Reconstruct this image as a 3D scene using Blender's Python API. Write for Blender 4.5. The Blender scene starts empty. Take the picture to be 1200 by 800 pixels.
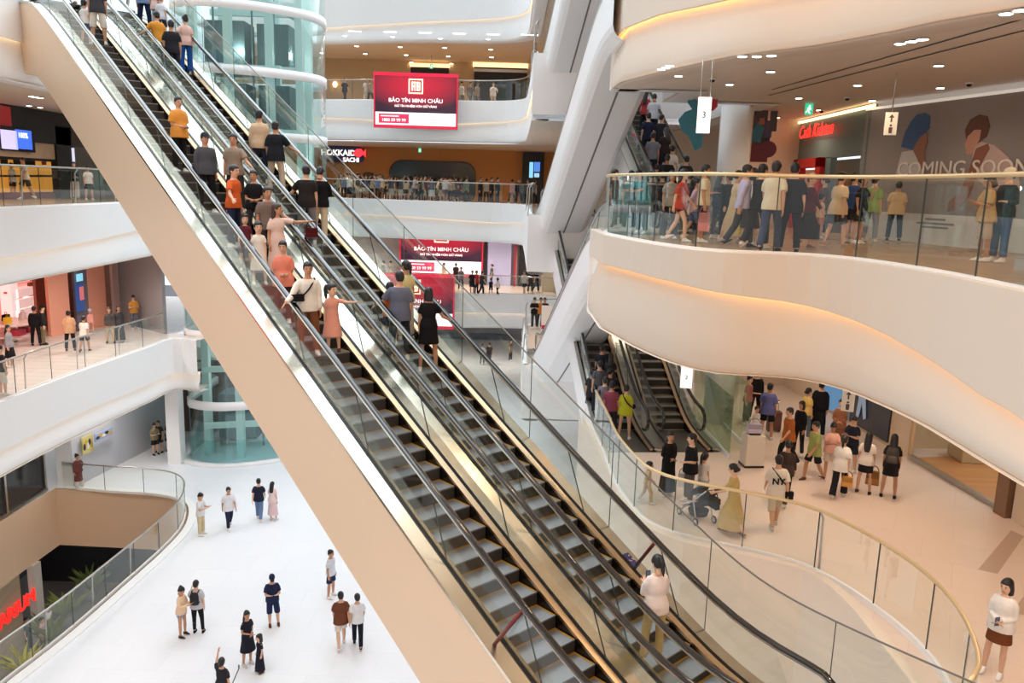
import bpy, bmesh, math, random
from math import sin, cos, tan, pi, radians, sqrt, hypot, atan2, floor
from mathutils import Vector, Matrix
from mathutils.geometry import tessellate_polygon
random.seed(7)
scene = bpy.context.scene
COL = scene.collection
V = Vector
# ------------------------------------------------------------------ camera model (metres; camera 1.1 m above third floor)
EYE = V((0, 0, 13.5)); FPX = 950.0; PITCH = radians(10.75); ROLL = radians(1.75)
_R0 = V((1, 0, 0)); _U0 = V((0, sin(PITCH), cos(PITCH))); CF = V((0, cos(PITCH), -sin(PITCH)))
CR = _R0*cos(ROLL) + _U0*sin(ROLL); CU = -_R0*sin(ROLL) + _U0*cos(ROLL)
L0, L1, L2, L3, L4, L5 = -6.2, 0.0, 6.2, 12.4, 18.6, 24.8
def ray(x, y): return CR*(x-600) + CU*(400-y) + CF*FPX
def at(x, y, z):                       # the point of the level z seen at (x, y)
    r = ray(x, y); return EYE + r*((z-EYE.z)/r.z)
def atd(x, y, d):                      # the point at horizontal distance d
    r = ray(x, y); return EYE + r*(d/hypot(r.x, r.y))
def atY(x, y, Y):
    r = ray(x, y); return EYE + r*(Y/r.y)
def atX(x, y, X):
    r = ray(x, y); return EYE + r*(X/r.x)
def pix(P):
    q = P-EYE; z = q.dot(CF); return 600+FPX*q.dot(CR)/z, 400-FPX*q.dot(CU)/z
def bysize(x, yh, yf, H, z):           # somebody H tall whose head and feet show at yh and yf, standing on level z
    best = None; d = 4.0
    while d < 80:
        r = ray(x, (yh+yf)/2); P = EYE + r*(d/hypot(r.x, r.y)); P.z = z
        a = pix(P)[1]-pix(P+V((0, 0, H)))[1]
        e = abs(a-(yf-yh))
        if best is None or e < best[0]: best = (e, P.copy())
        d += .1
    return best[1]
cam = bpy.data.cameras.new('camera'); co = bpy.data.objects.new('camera', cam); COL.objects.link(co)
cam.sensor_width = 36; cam.sensor_fit = 'HORIZONTAL'; cam.lens = 36*FPX/1200; cam.clip_end = 400; cam.clip_start = .05
m = Matrix.Identity(4)
for i, a in enumerate((CR, CU, -CF)):
    for j in range(3): m[j][i] = a[j]
m.translation = EYE; co.matrix_world = m; scene.camera = co
# ------------------------------------------------------------------ materials
def lin(c):
    return tuple(((v/255)/12.92 if v/255 <= .04045 else ((v/255+.055)/1.055)**2.4) for v in c) + (1,)
MATS = {}
def mat(name, rgb, rough=.6, metal=0, emit=0, spec=.5, var=0, scale=6, bump=0, coat=0):
    if name in MATS: return MATS[name]
    m = bpy.data.materials.new(name); m.use_nodes = True; nt = m.node_tree; b = nt.nodes['Principled BSDF']
    c = lin(rgb)
    b.inputs['Base Color'].default_value = c; b.inputs['Roughness'].default_value = rough
    b.inputs['Metallic'].default_value = metal; b.inputs['Specular IOR Level'].default_value = spec
    if emit:
        b.inputs['Emission Color'].default_value = c; b.inputs['Emission Strength'].default_value = emit
    if coat: b.inputs['Coat Weight'].default_value = coat
    if var or bump:
        tc = nt.nodes.new('ShaderNodeTexCoord'); n = nt.nodes.new('ShaderNodeTexNoise'); n.inputs['Scale'].default_value = scale
        nt.links.new(tc.outputs['Object'], n.inputs['Vector'])
        if var:
            mx = nt.nodes.new('ShaderNodeMix'); mx.data_type = 'RGBA'
            mx.inputs[6].default_value = tuple(v*(1-var) for v in c[:3])+(1,); mx.inputs[7].default_value = tuple(min(1, v*(1+var)) for v in c[:3])+(1,)
            nt.links.new(n.outputs['Fac'], mx.inputs[0]); nt.links.new(mx.outputs[2], b.inputs['Base Color'])
        if bump:
            bp = nt.nodes.new('ShaderNodeBump'); bp.inputs['Strength'].default_value = bump; bp.inputs['Distance'].default_value = .02
            nt.links.new(n.outputs['Fac'], bp.inputs['Height']); nt.links.new(bp.outputs['Normal'], b.inputs['Normal'])
    MATS[name] = m; return m
def glass(name, tint, refl=.5, rough=0.0):
    if name in MATS: return MATS[name]
    m = bpy.data.materials.new(name); m.use_nodes = True; nt = m.node_tree; nt.nodes.remove(nt.nodes['Principled BSDF'])
    o = nt.nodes['Material Output']; t = nt.nodes.new('ShaderNodeBsdfTransparent'); g = nt.nodes.new('ShaderNodeBsdfGlossy')
    t.inputs[0].default_value = tint+(1,); g.inputs['Roughness'].default_value = rough; g.inputs[0].default_value = (.95, 1, .98, 1)
    f = nt.nodes.new('ShaderNodeLayerWeight'); f.inputs[0].default_value = .5
    pw = nt.nodes.new('ShaderNodeMath'); pw.operation = 'POWER'; pw.inputs[1].default_value = 4.0; nt.links.new(f.outputs['Facing'], pw.inputs[0])
    mu = nt.nodes.new('ShaderNodeMath'); mu.operation = 'MULTIPLY_ADD'; mu.inputs[1].default_value = refl; mu.inputs[2].default_value = .035*min(1, refl*2); nt.links.new(pw.outputs[0], mu.inputs[0])
    mx = nt.nodes.new('ShaderNodeMixShader')
    nt.links.new(mu.outputs[0], mx.inputs[0])
    nt.links.new(t.outputs[0], mx.inputs[1]); nt.links.new(g.outputs[0], mx.inputs[2]); nt.links.new(mx.outputs[0], o.inputs[0])
    MATS[name] = m; return m
def tiles(name, rgb, grout, size, rough=.25, lw=.006, var=.04, rot=0, spec=.5):
    if name in MATS: return MATS[name]
    m = mat(name, rgb, rough, spec=spec); nt = m.node_tree; b = nt.nodes['Principled BSDF']
    tc = nt.nodes.new('ShaderNodeTexCoord'); mp = nt.nodes.new('ShaderNodeMapping'); mp.inputs['Rotation'].default_value = (0, 0, rot)
    br = nt.nodes.new('ShaderNodeTexBrick'); br.offset = 0.5; br.inputs['Scale'].default_value = 1
    br.inputs['Brick Width'].default_value = size[0]; br.inputs['Row Height'].default_value = size[1]; br.inputs['Mortar Size'].default_value = lw
    c = lin(rgb); br.inputs['Color1'].default_value = tuple(v*(1-var) for v in c[:3])+(1,); br.inputs['Color2'].default_value = tuple(min(1, v*(1+var)) for v in c[:3])+(1,)
    br.inputs['Mortar'].default_value = lin(grout)
    nt.links.new(tc.outputs['Object'], mp.inputs[0]); nt.links.new(mp.outputs[0], br.inputs[0]); nt.links.new(br.outputs[0], b.inputs['Base Color'])
    return m
def stripes(name, a, b_, scale, axis='X', rough=.5, metal=0, emit=0):
    if name in MATS: return MATS[name]
    m = mat(name, a, rough, metal); nt = m.node_tree; b = nt.nodes['Principled BSDF']
    tc = nt.nodes.new('ShaderNodeTexCoord'); w = nt.nodes.new('ShaderNodeTexWave'); w.bands_direction = axis; w.inputs['Scale'].default_value = scale
    r = nt.nodes.new('ShaderNodeValToRGB'); r.color_ramp.elements[0].color = lin(a); r.color_ramp.elements[1].color = lin(b_)
    r.color_ramp.elements[0].position = .35; r.color_ramp.elements[1].position = .65
    nt.links.new(tc.outputs['Object'], w.inputs[0]); nt.links.new(w.outputs[0], r.inputs[0]); nt.links.new(r.outputs[0], b.inputs['Base Color'])
    if emit:
        nt.links.new(r.outputs[0], b.inputs['Emission Color']); b.inputs['Emission Strength'].default_value = emit
    return m
def cloth(rgb): return mat('cloth_%d_%d_%d' % tuple(rgb), rgb, .85, spec=.2, var=.12, scale=9)
PLASTER = mat('white_plaster', (249, 248, 247), .55, var=.01, scale=2)
PLASTER_WARMLIT = mat('warm_lit_plaster', (229, 213, 195), .55, var=.01, scale=2)  # white plaster with warm lamp light put into its colour, for right fascias
PLASTER2 = mat('white_panel', (250, 249, 248), .4, var=.01, scale=1)
CEIL = mat('ceiling_paint', (236, 223, 208), .7)
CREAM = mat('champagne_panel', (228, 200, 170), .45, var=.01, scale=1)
GL = glass('balustrade_glass', (.968, .985, .975), .55)
GL2 = glass('clear_glass', (.98, .99, .985), .35)
TEAL = glass('teal_glass', (.93, .985, .98), .6)
JOINT = mat('glass_joint', (52, 62, 58), .3)
STEEL = mat('brushed_steel', (196, 192, 186), .3, 1)
DECK = mat('polished_deck_metal', (232, 222, 204), .2, 1)
SKIRTM = mat('champagne_metal', (214, 184, 150), .25, 1)
DARKM = mat('dark_metal', (40, 40, 42), .35, .6)
BLACKR = mat('black_rubber', (18, 18, 20), .1, spec=.8, coat=.5)
BRASS = mat('brass_rail', (232, 205, 158), .35, .6)
LEDW = mat('cove_led_warm', (255, 206, 142), .5, emit=5)
LED = mat('cove_led', (255, 220, 170), .5, emit=1.7)
LAMP = mat('lamp_disc', (255, 240, 220), .5, emit=14)
# ------------------------------------------------------------------ object helpers
def tag(o, label=None, cat=None, group=None, kind=None):
    if label: o['label'] = label
    if cat: o['category'] = cat
    if group: o['group'] = group
    if kind: o['kind'] = kind
    return o
def empty(name, loc=(0, 0, 0), rz=0, label=None, cat=None, group=None):
    o = bpy.data.objects.new(name, None); COL.objects.link(o); o.location = loc; o.rotation_euler = (0, 0, rz); o.empty_display_size = .1
    return tag(o, label, cat, group)
class MB:
    def __init__(s): s.v = []; s.f = []; s.m = []; s.sm = []
    def quad(s, *p, mi=0, sm=False):
        n = len(s.v); s.v += [tuple(q) for q in p]; s.f.append(tuple(range(n, n+len(p)))); s.m.append(mi); s.sm.append(sm)
    def box(s, c, d, mi=0, rz=0, M=None):
        x, y, z = d[0]/2, d[1]/2, d[2]/2; n = len(s.v)
        for dz in (-z, z):
            for a, b in ((-x, -y), (x, -y), (x, y), (-x, y)):
                p = V((a, b, dz))
                if rz: p = Matrix.Rotation(rz, 3, 'Z') @ p
                if M: p = M @ p
                s.v.append(tuple(p+V(c)))
        for f in ((3, 2, 1, 0), (4, 5, 6, 7), (0, 1, 5, 4), (1, 2, 6, 5), (2, 3, 7, 6), (3, 0, 4, 7)):
            s.f.append(tuple(n+i for i in f)); s.m.append(mi); s.sm.append(False)
    def grid(s, rows, mi=0, sm=True, closed=False, caps=False):
        n = len(s.v); k = len(rows[0])
        for r in rows: s.v += [tuple(p) for p in r]
        for i in range(len(rows)-1):
            for j in range(k if closed else k-1):
                a = n+i*k+j; b = n+i*k+(j+1) % k
                s.f.append((a, b, b+k, a+k)); s.m.append(mi); s.sm.append(sm)
        if caps:
            s.f.append(tuple(n+j for j in reversed(range(k)))); s.m.append(mi); s.sm.append(False)
            e = n+(len(rows)-1)*k; s.f.append(tuple(e+j for j in range(k))); s.m.append(mi); s.sm.append(False)
    def tube(s, pts, r, seg=10, mi=0, closed=False, flat=1.0):
        pts = [V(p) for p in pts]; rows = []; N = len(pts); px = None
        for i, p in enumerate(pts):
            a = pts[max(i-1, 0)]; b = pts[min(i+1, N-1)]; d = (b-a)
            if d.length < 1e-9: d = V((0, 0, 1))
            d.normalize()
            if px is None: px = d.cross(V((0, 0, 1)) if abs(d.z) < .92 else V((0, 1, 0)))
            x = (px-d*px.dot(d)).normalized(); px = x; y = x.cross(d).normalized()
            rr = r[i] if isinstance(r, (list, tuple)) else r
            rows.append([p+x*cos(2*pi*j/seg)*rr+y*sin(2*pi*j/seg)*rr*flat for j in range(seg)])
        s.grid(rows, mi, True, True, True)
    def rings(s, R, seg=14, mi=0, sm=True, M=None):            # R: (x,y,z,rx,ry)
        rows = []
        for x, y, z, rx, ry in R:
            row = [V((x+rx*cos(2*pi*j/seg), y+ry*sin(2*pi*j/seg), z)) for j in range(seg)]
            if M: row = [M @ p for p in row]
            rows.append(row)
        s.grid(rows, mi, sm, True, True)
    def ball(s, c, r, seg=12, mi=0, M=None):
        c = V(c); r = (r, r, r) if not isinstance(r, (tuple, list)) else r; rows = []
        for i in range(1, seg):
            a = pi*i/seg
            row = [V((r[0]*sin(a)*cos(2*pi*j/seg), r[1]*sin(a)*sin(2*pi*j/seg), -r[2]*cos(a))) for j in range(seg)]
            rows.append([c+(M @ p if M else p) for p in row])
        s.grid(rows, mi, True, True, True)
    def poly(s, pts, z, mi=0, holes=()):
        loops = [[V((p[0], p[1], 0)) for p in l] for l in (pts,)+tuple(holes)]
        n = len(s.v)
        for l in loops: s.v += [(p.x, p.y, z) for p in l]
        for t in tessellate_polygon(loops): s.f.append((n+t[0], n+t[1], n+t[2])); s.m.append(mi); s.sm.append(False)
    def prism(s, pts, z0, z1, mi=0):
        n = len(s.v); k = len(pts)
        s.grid([[V((p[0], p[1], z0)) for p in pts], [V((p[0], p[1], z1)) for p in pts]], mi, False, True, False)
        s.poly(pts, z0, mi); s.poly(pts, z1, mi)
    def plate(s, pts, Mx, depth, mi=0):                          # outline in local x,z ; depth along local y
        loop = [V((p[0], p[1], 0)) for p in pts]; n = len(s.v); k = len(pts)
        for yy in (-depth/2, depth/2): s.v += [tuple(Mx @ V((p[0], yy, p[1]))) for p in pts]
        T = tessellate_polygon([loop])
        for t in T:
            s.f.append((n+t[0], n+t[1], n+t[2])); s.m.append(mi); s.sm.append(False)
            s.f.append((n+k+t[2], n+k+t[1], n+k+t[0])); s.m.append(mi); s.sm.append(False)
        for j in range(k):
            b = (j+1) % k; s.f.append((n+j, n+b, n+k+b, n+k+j)); s.m.append(mi); s.sm.append(False)
    def mesh(s, name):
        me = bpy.data.meshes.new(name); me.from_pydata(s.v, [], s.f)
        me.polygons.foreach_set('material_index', s.m); me.polygons.foreach_set('use_smooth', s.sm); me.update()
        bm = bmesh.new(); bm.from_mesh(me); bmesh.ops.recalc_face_normals(bm, faces=bm.faces); bm.to_mesh(me); bm.free()
        return me
    def build(s, name, mats, parent=None, loc=None, rz=None, rel=False, bevel=0):
        me = s.mesh(name)
        for m in (mats if isinstance(mats, (list, tuple)) else (mats,)): me.materials.append(m)
        return link(name, me, parent, loc, rz, rel, bevel)
def link(name, me, parent=None, loc=None, rz=None, rel=False, bevel=0):
    o = bpy.data.objects.new(name, me); COL.objects.link(o)
    if parent is not None:
        o.parent = parent
        if not rel:            # mesh given in world coordinates
            o.matrix_parent_inverse = Matrix.Identity(4)
            M = wm(parent).inverted(); me.transform(M)
    if loc is not None: o.location = loc
    if rz is not None: o.rotation_euler = (0, 0, rz)
    if bevel:
        b = o.modifiers.new('bevel', 'BEVEL'); b.width = bevel; b.segments = 2; b.limit_method = 'ANGLE'
    return o
def wm(o):
    M = o.matrix_basis.copy()
    while o.parent: o = o.parent; M = o.matrix_basis @ M
    return M
def struct(o): o['kind'] = 'structure'; return o
TEXTS = []
def texts_to_mesh():
    bpy.context.view_layer.update(); dg = bpy.context.evaluated_depsgraph_get()
    for o in list(TEXTS):
        me = bpy.data.meshes.new_from_object(o.evaluated_get(dg)); n = o.name; p = o.parent; M = o.matrix_basis.copy()
        bpy.data.objects.remove(o); q = bpy.data.objects.new(n, me); COL.objects.link(q); q.parent = p; q.matrix_basis = M
def text(body, size, mt, M, parent=None, name='lettering', extrude=.01, align='CENTER', shear=0, sx=1, bold=0):
    c = bpy.data.curves.new(name, 'FONT'); c.body = body; c.size = size; c.extrude = extrude; c.align_x = align; c.align_y = 'CENTER'; c.shear = shear
    c.offset = bold; c.resolution_u = 3
    c.materials.append(mt); o = bpy.data.objects.new(name, c); COL.objects.link(o)
    if sx != 1: M = M @ Matrix.Diagonal((sx, 1, 1, 1))
    if parent is not None:
        o.parent = parent; M = wm(parent).inverted() @ M
    o.matrix_basis = M; TEXTS.append(o)
    return o
def face_mat(P, nrm):        # matrix for something flat at P whose face looks along nrm: local x right, y up (text), z = nrm
    n = V(nrm).normalized(); x = V((0, 0, 1)).cross(n).normalized(); y = n.cross(x)
    M = Matrix.Identity(4)
    for i, a in enumerate((x, y, n)):
        for j in range(3): M[j][i] = a[j]
    M.translation = P; return M
def plate_mat(P, nrm):       # for MB.plate / boxes: local x right, y = into the wall, z up
    n = V(nrm).normalized(); x = V((0, 0, 1)).cross(n).normalized(); M = Matrix.Identity(4)
    for i, a in enumerate((x, -n, V((0, 0, 1)))):
        for j in range(3): M[j][i] = a[j]
    M.translation = P; return M
def smooth_path(pts, step=.5):
    P = [V(p).to_2d() if len(p) == 2 else V(p) for p in pts]; out = []
    for i in range(len(P)-1):
        a = P[max(i-1, 0)]; b = P[i]; c = P[i+1]; d = P[min(i+2, len(P)-1)]
        n = max(1, int((c-b).length/step))
        for k in range(n):
            t = k/n
            out.append(.5*((2*b)+(c-a)*t+(2*a-5*b+4*c-d)*t*t+(3*b-a-3*c+d)*t**3))
    out.append(P[-1]); return out
def resample(P, step):
    P = [V(p) for p in P]; L = [0]
    for a, b in zip(P, P[1:]): L.append(L[-1]+(b-a).length)
    n = max(1, round(L[-1]/step)); out = []; j = 0
    for k in range(n+1):
        t = L[-1]*k/n
        while j < len(L)-2 and L[j+1] < t: j += 1
        u = (t-L[j])/max(L[j+1]-L[j], 1e-9); out.append(P[j].lerp(P[j+1], u))
    return out
def miter(P, closed=False):              # left-hand normals of a 2-D path
    N = len(P); out = []
    for i in range(N):
        a = P[max(i-1, 0)]; b = P[min(i+1, N-1)]
        d1 = (P[i]-a); d2 = (b-P[i])
        if d1.length < 1e-6: d1 = d2
        if d2.length < 1e-6: d2 = d1
        n1 = V((-d1.y, d1.x)).normalized(); n2 = V((-d2.y, d2.x)).normalized(); n = (n1+n2)
        if n.length < 1e-6: n = n1
        n.normalize(); k = max(.4, n.dot(n1)); out.append(n/k)
    return out
# ------------------------------------------------------------------ people
def remesh(mb, vox, it=3):
    me = mb.mesh('tmp'); o = bpy.data.objects.new('tmp', me); COL.objects.link(o)
    r = o.modifiers.new('r', 'REMESH'); r.mode = 'VOXEL'; r.voxel_size = vox
    s = o.modifiers.new('s', 'SMOOTH'); s.factor = .5; s.iterations = it
    dg = bpy.context.evaluated_depsgraph_get(); res = bpy.data.meshes.new_from_object(o.evaluated_get(dg))
    bpy.data.objects.remove(o); bpy.data.meshes.remove(me)
    res.polygons.foreach_set('use_smooth', [True]*len(res.polygons)); return res
# arms: upper-arm direction, forearm direction (for the left arm, +x is outwards; front is -y); legs: thigh, shank
ARM = {'down': ((.14, .04, -1), (.02, -.18, -1)), 'fwd': ((.12, -.32, -1), (-.02, -.62, -.8)), 'back': ((.14, .38, -1), (.06, .08, -1)),
       'phone': ((.14, -.25, -1), (-.42, -.85, .28)), 'rail': ((.35, -.55, -.8), (.3, -.8, -.35)), 'railside': ((.5, -.28, -.85), (.62, -.62, -.42)),
       'railback': ((.6, .2, -.8), (.75, -.1, -.5)), 'point': ((.9, -.3, -.12), (1, -.15, .06)), 'clasp': ((.12, .04, -1), (-.62, -.7, -.2)),
       'bent': ((.16, .1, -1), (.1, -.9, .1)), 'hip': ((.55, .25, -.9), (-.75, -.3, -.55)), 'up': ((.35, -.6, .1), (.05, -.5, .9)), 'call': ((.25, -.35, -1), (-.1, -.45, 1)),
       'lean': ((.1, -.75, -.7), (-.15, -1, -.05)), 'push': ((.1, -.45, -.9), (.0, -.9, -.35))}
LEG = {'st': ((.02, 0, -1), (.0, .03, -1)), 'ap': ((.12, -.02, -1), (.06, .05, -1)), 'f': ((.02, -.40, -1), (.0, -.06, -1)), 'b': ((.03, .22, -1), (0, .62, -1)), 'bend': ((.04, -.2, -1), (.02, .3, -1))}
# pose: left arm, right arm, left leg, right leg, lean, head yaw (towards own left), head pitch (down)
POSE = {'stand': ('down', 'down', 'ap', 'ap', 0, 0, 6), 'walk': ('fwd', 'back', 'b', 'f', 3, 0, 4), 'walk2': ('back', 'fwd', 'f', 'b', 3, 12, 8),
        'phone': ('phone', 'phone', 'ap', 'st', 2, 0, 28), 'look_left': ('clasp', 'clasp', 'ap', 'ap', 0, 40, 0), 'clasp': ('clasp', 'clasp', 'st', 'ap', 0, -15, 8),
        'rail_left': ('railside', 'down', 'ap', 'ap', 3, 10, 4), 'rail_right': ('down', 'railside', 'ap', 'ap', 3, -10, 4), 'rail_fwd': ('rail', 'down', 'ap', 'ap', 4, -20, 5),
        'point_left': ('point', 'down', 'ap', 'st', 2, 50, 0), 'bag': ('bent', 'down', 'st', 'ap', 0, -10, 5), 'walk_bag': ('down', 'bent', 'f', 'b', 2, 0, 6),
        'hip': ('hip', 'down', 'ap', 'st', 0, 15, 4), 'selfie': ('up', 'down', 'ap', 'ap', 0, 10, -8), 'lean': ('lean', 'lean', 'st', 'ap', 22, 0, 8),
        'push': ('push', 'push', 'b', 'f', 6, 0, 14), 'call': ('call', 'down', 'st', 'ap', 0, 0, 3), 'look_right': ('down', 'down', 'ap', 'st', 0, -42, 2),
        'two_up': ('phone', 'call', 'ap', 'ap', 0, 0, 2)}
TM = [(-.06, .162, .112), (.03, .168, .118), (.12, .152, .108), (.22, .148, .104), (.34, .168, .115), (.42, .166, .108), (.475, .125, .085), (.535, .062, .06), (.63, .055, .058)]
TF = [(-.06, .165, .114), (.03, .170, .12), (.12, .148, .103), (.2, .124, .09), (.31, .142, .108), (.40, .142, .1), (.475, .1, .076), (.53, .052, .052), (.63, .046, .05)]
SK = {}
def skel(pose, kind):
    key = (pose, kind)
    if key in SK: return SK[key]
    la, ra, ll, rl, lean, yaw, pitch = POSE[pose]; ch = kind == 'c'
    th, sh = (.40, .37) if ch else (.435, .41)
    ua, fa = (.25, .215) if ch else (.285, .245)
    sw = .145 if kind == 'f' else (.135 if ch else .168); hw = .085
    S = {'kind': kind, 'hs': 1.32 if ch else 1.06}; legs = {}
    lean = radians(lean)
    for sd, L in ((1, ll), (-1, rl)):
        d1 = V(LEG[L][0]); d2 = V(LEG[L][1]); d1.x *= sd; d2.x *= sd
        h = V((sd*hw, 0, 0)); k = h+d1.normalized()*th; a = k+d2.normalized()*sh; legs[sd] = [h, k, a]
    low = min(legs[1][2].z, legs[-1][2].z); H0 = .08-low
    for sd in legs: legs[sd] = [p+V((0, 0, H0)) for p in legs[sd]]
    S['legs'] = legs; c = V((0, 0, H0)); u = V((0, -sin(lean), cos(lean))); S['c'] = c; S['u'] = u
    up = .448 if not ch else .41
    arms = {}
    for sd, A in ((1, la), (-1, ra)):
        d1 = V(ARM[A][0]); d2 = V(ARM[A][1]); d1.x *= sd; d2.x *= sd
        s0 = c+u*up+V((sd*sw, 0, 0)); e = s0+d1.normalized()*ua; w = e+d2.normalized()*fa; arms[sd] = [s0, e, w]
    S['arms'] = arms; S['tw'] = .86 if ch else 1.0; S['ts'] = .93 if ch else 1.0
    S['torso'] = TF if kind == 'f' else TM
    hc = c+u*(.685*(.97 if ch else 1))+V((0, -.012, 0))
    S['head'] = Matrix.Translation(hc) @ Matrix.Rotation(radians(yaw), 4, 'Z') @ Matrix.Rotation(radians(pitch)+lean*.3, 4, 'X') @ Matrix.Scale(S['hs'], 4)
    S['H'] = H0+(.685*(.97 if ch else 1))+.118*S['hs']
    SK[key] = S; return S
def torso_rings(S, lo, hi, g, extra=0):
    out = []; T = S['torso']
    ds = [lo]+[d for d, _, _ in T if lo+.01 < d < hi-.01]+[hi]
    for d in ds:
        for (a, ax, ay), (b, bx, by) in zip(T, T[1:]):
            if d <= b or (b, bx, by) == T[-1]: break
        t = min(max((d-a)/(b-a), 0), 1) if d >= T[0][0] else 0
        p = S['c']+S['u']*d*S['ts']; e = extra*max(0, (.3-d)/.4)
        out.append((p.x, p.y, p.z, (ax+(bx-ax)*t)*S['tw']+g+e, (ay+(by-ay)*t)*S['tw']+g+e))
    return out
FACE = mat('face_features', (58, 40, 34), .6); LIP = mat('lips', (165, 92, 84), .5)
def hand(mb, w, f):
    f = f.normalized(); pref = V((0, -1, .35)); wd = pref-f*pref.dot(f)
    if wd.length < .35: wd = V((1, 0, 0))-f*f.x
    wd.normalize(); nn = f.cross(wd)
    if nn.x*w.x > 0: nn = -nn                                   # palm looks inwards
    mb.tube([w-f*.02, w+f*.03, w+f*.085], [.026, .036, .038], 8, flat=.55) if False else None
    rows = []
    for t, a, b in ((-.015, .024, .02), (.02, .034, .017), (.06, .042, .016), (.09, .040, .013)):
        rows.append([w+f*t+wd*a*cos(2*pi*j/10)+nn*b*sin(2*pi*j/10) for j in range(10)])
    mb.grid(rows, 0, True, True, True)
    for i, (o, l) in enumerate(((.033, .066), (.011, .076), (-.012, .07), (-.034, .054))):
        p = w+f*.083+wd*o; d = (f+wd*o*3.2).normalized(); q = p+d*l*.5+nn*.006; e = q+(d*.8+nn*.5).normalized()*l*.5
        mb.tube([p, q, e], [.0098, .0092, .0078], 6)
    p = w+f*.02+wd*.03; q = p+(f*.7+wd*.75).normalized()*.042; e = q+(f+wd*.25+nn*.3).normalized()*.034
    mb.tube([p, q, e], [.013, .011, .009], 6)
BODY = {}
def body(pose, kind):
    key = (pose, kind)
    if key in BODY: return BODY[key]
    S = skel(pose, kind); mb = MB(); k = .88 if kind == 'c' else (.9 if kind == 'f' else 1.0)
    mb.rings(torso_rings(S, -.06, .63, 0), 20)
    for sd in (1, -1):
        h, kn, a = S['legs'][sd]
        mb.tube([h+V((0, 0, .03)), h.lerp(kn, .3), kn-(kn-h)*.08, kn+(a-kn)*.08, kn.lerp(a, .32), a+(kn-a)*.12, a+V((0, 0, -.03))],
                [.088*k, .084*k, .058*k, .054*k, .058*k, .038*k, .038*k], 12)
        mb.rings([(0, 0, 0, .03, .03)]*0 or [(a.x, a.y-.03, a.z-.07, .036, .09), (a.x, a.y-.03, a.z-.045, .036, .085), (a.x, a.y-.005, a.z-.005, .032, .045)], 10)
        s0, e, w = S['arms'][sd]
        mb.ball(s0-V((sd*.012, 0, .005)), (.052*k, .05*k, .052*k), 10)
        mb.tube([s0-V((sd*.03, 0, 0)), s0.lerp(e, .25), s0.lerp(e, .9), e, e.lerp(w, .25), e.lerp(w, .9), w], [.046*k, .047*k, .037*k, .036*k, .038*k, .026*k, .024*k], 10)
        hand(mb, w, w-e)
    M = S['head']
    mb.rings([(0, .0, -.118, .026, .03), (0, -.018, -.105, .045, .052), (0, -.012, -.075, .06, .076), (0, -.004, -.04, .069, .088), (0, .002, 0, .074, .096), (0, .006, .045, .074, .097),
              (0, .01, .08, .062, .083), (0, .012, .105, .04, .055), (0, .012, .117, .012, .018)], 18, M=M)
    mb.rings([(0, .012, -.16, .046, .046), (0, .004, -.06, .046, .05)], 12, M=M)
    mb.rings([(0, -.092, -.034, .016, .014), (0, -.1, -.022, .0165, .02), (0, -.094, .0, .010, .016), (0, -.086, .022, .008, .012)], 10, M=M)      # nose
    for sd in (1, -1): mb.ball(M @ V((sd*.075, .012, -.012)), (.012, .02, .032), 8)
    me = remesh(mb, .0085, 2)
    # eyes, brows and mouth as marks of the same mesh
    n0 = len(me.polygons); mk = MB()
    for sd in (1, -1):
        mk.ball(M @ V((sd*.031, -.0855, .008)), (.0125, .008, .006), 8, 0, None)
        mk.tube([M @ V((sd*.016, -.09, .026)), M @ V((sd*.034, -.089, .03)), M @ V((sd*.05, -.078, .025))], .004, 5, 0)
    mk.tube([M @ V((-.022, -.083, -.066)), M @ V((0, -.090, -.067)), M @ V((.022, -.083, -.066))], [.004, .007, .004], 6, 1)
    m2 = mk.mesh('f'); bm = bmesh.new(); bm.from_mesh(me); bm.faces.ensure_lookup_table(); n0 = len(bm.faces); bm.from_mesh(m2); bm.faces.ensure_lookup_table()
    for f in bm.faces[n0:]: f.material_index += 1; f.smooth = True
    bm.to_mesh(me); bm.free(); bpy.data.meshes.remove(m2)
    me.materials.append(None); me.materials.append(FACE); me.materials.append(LIP); me.name = 'body'
    BODY[key] = me; return me
GAR = {}
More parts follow.
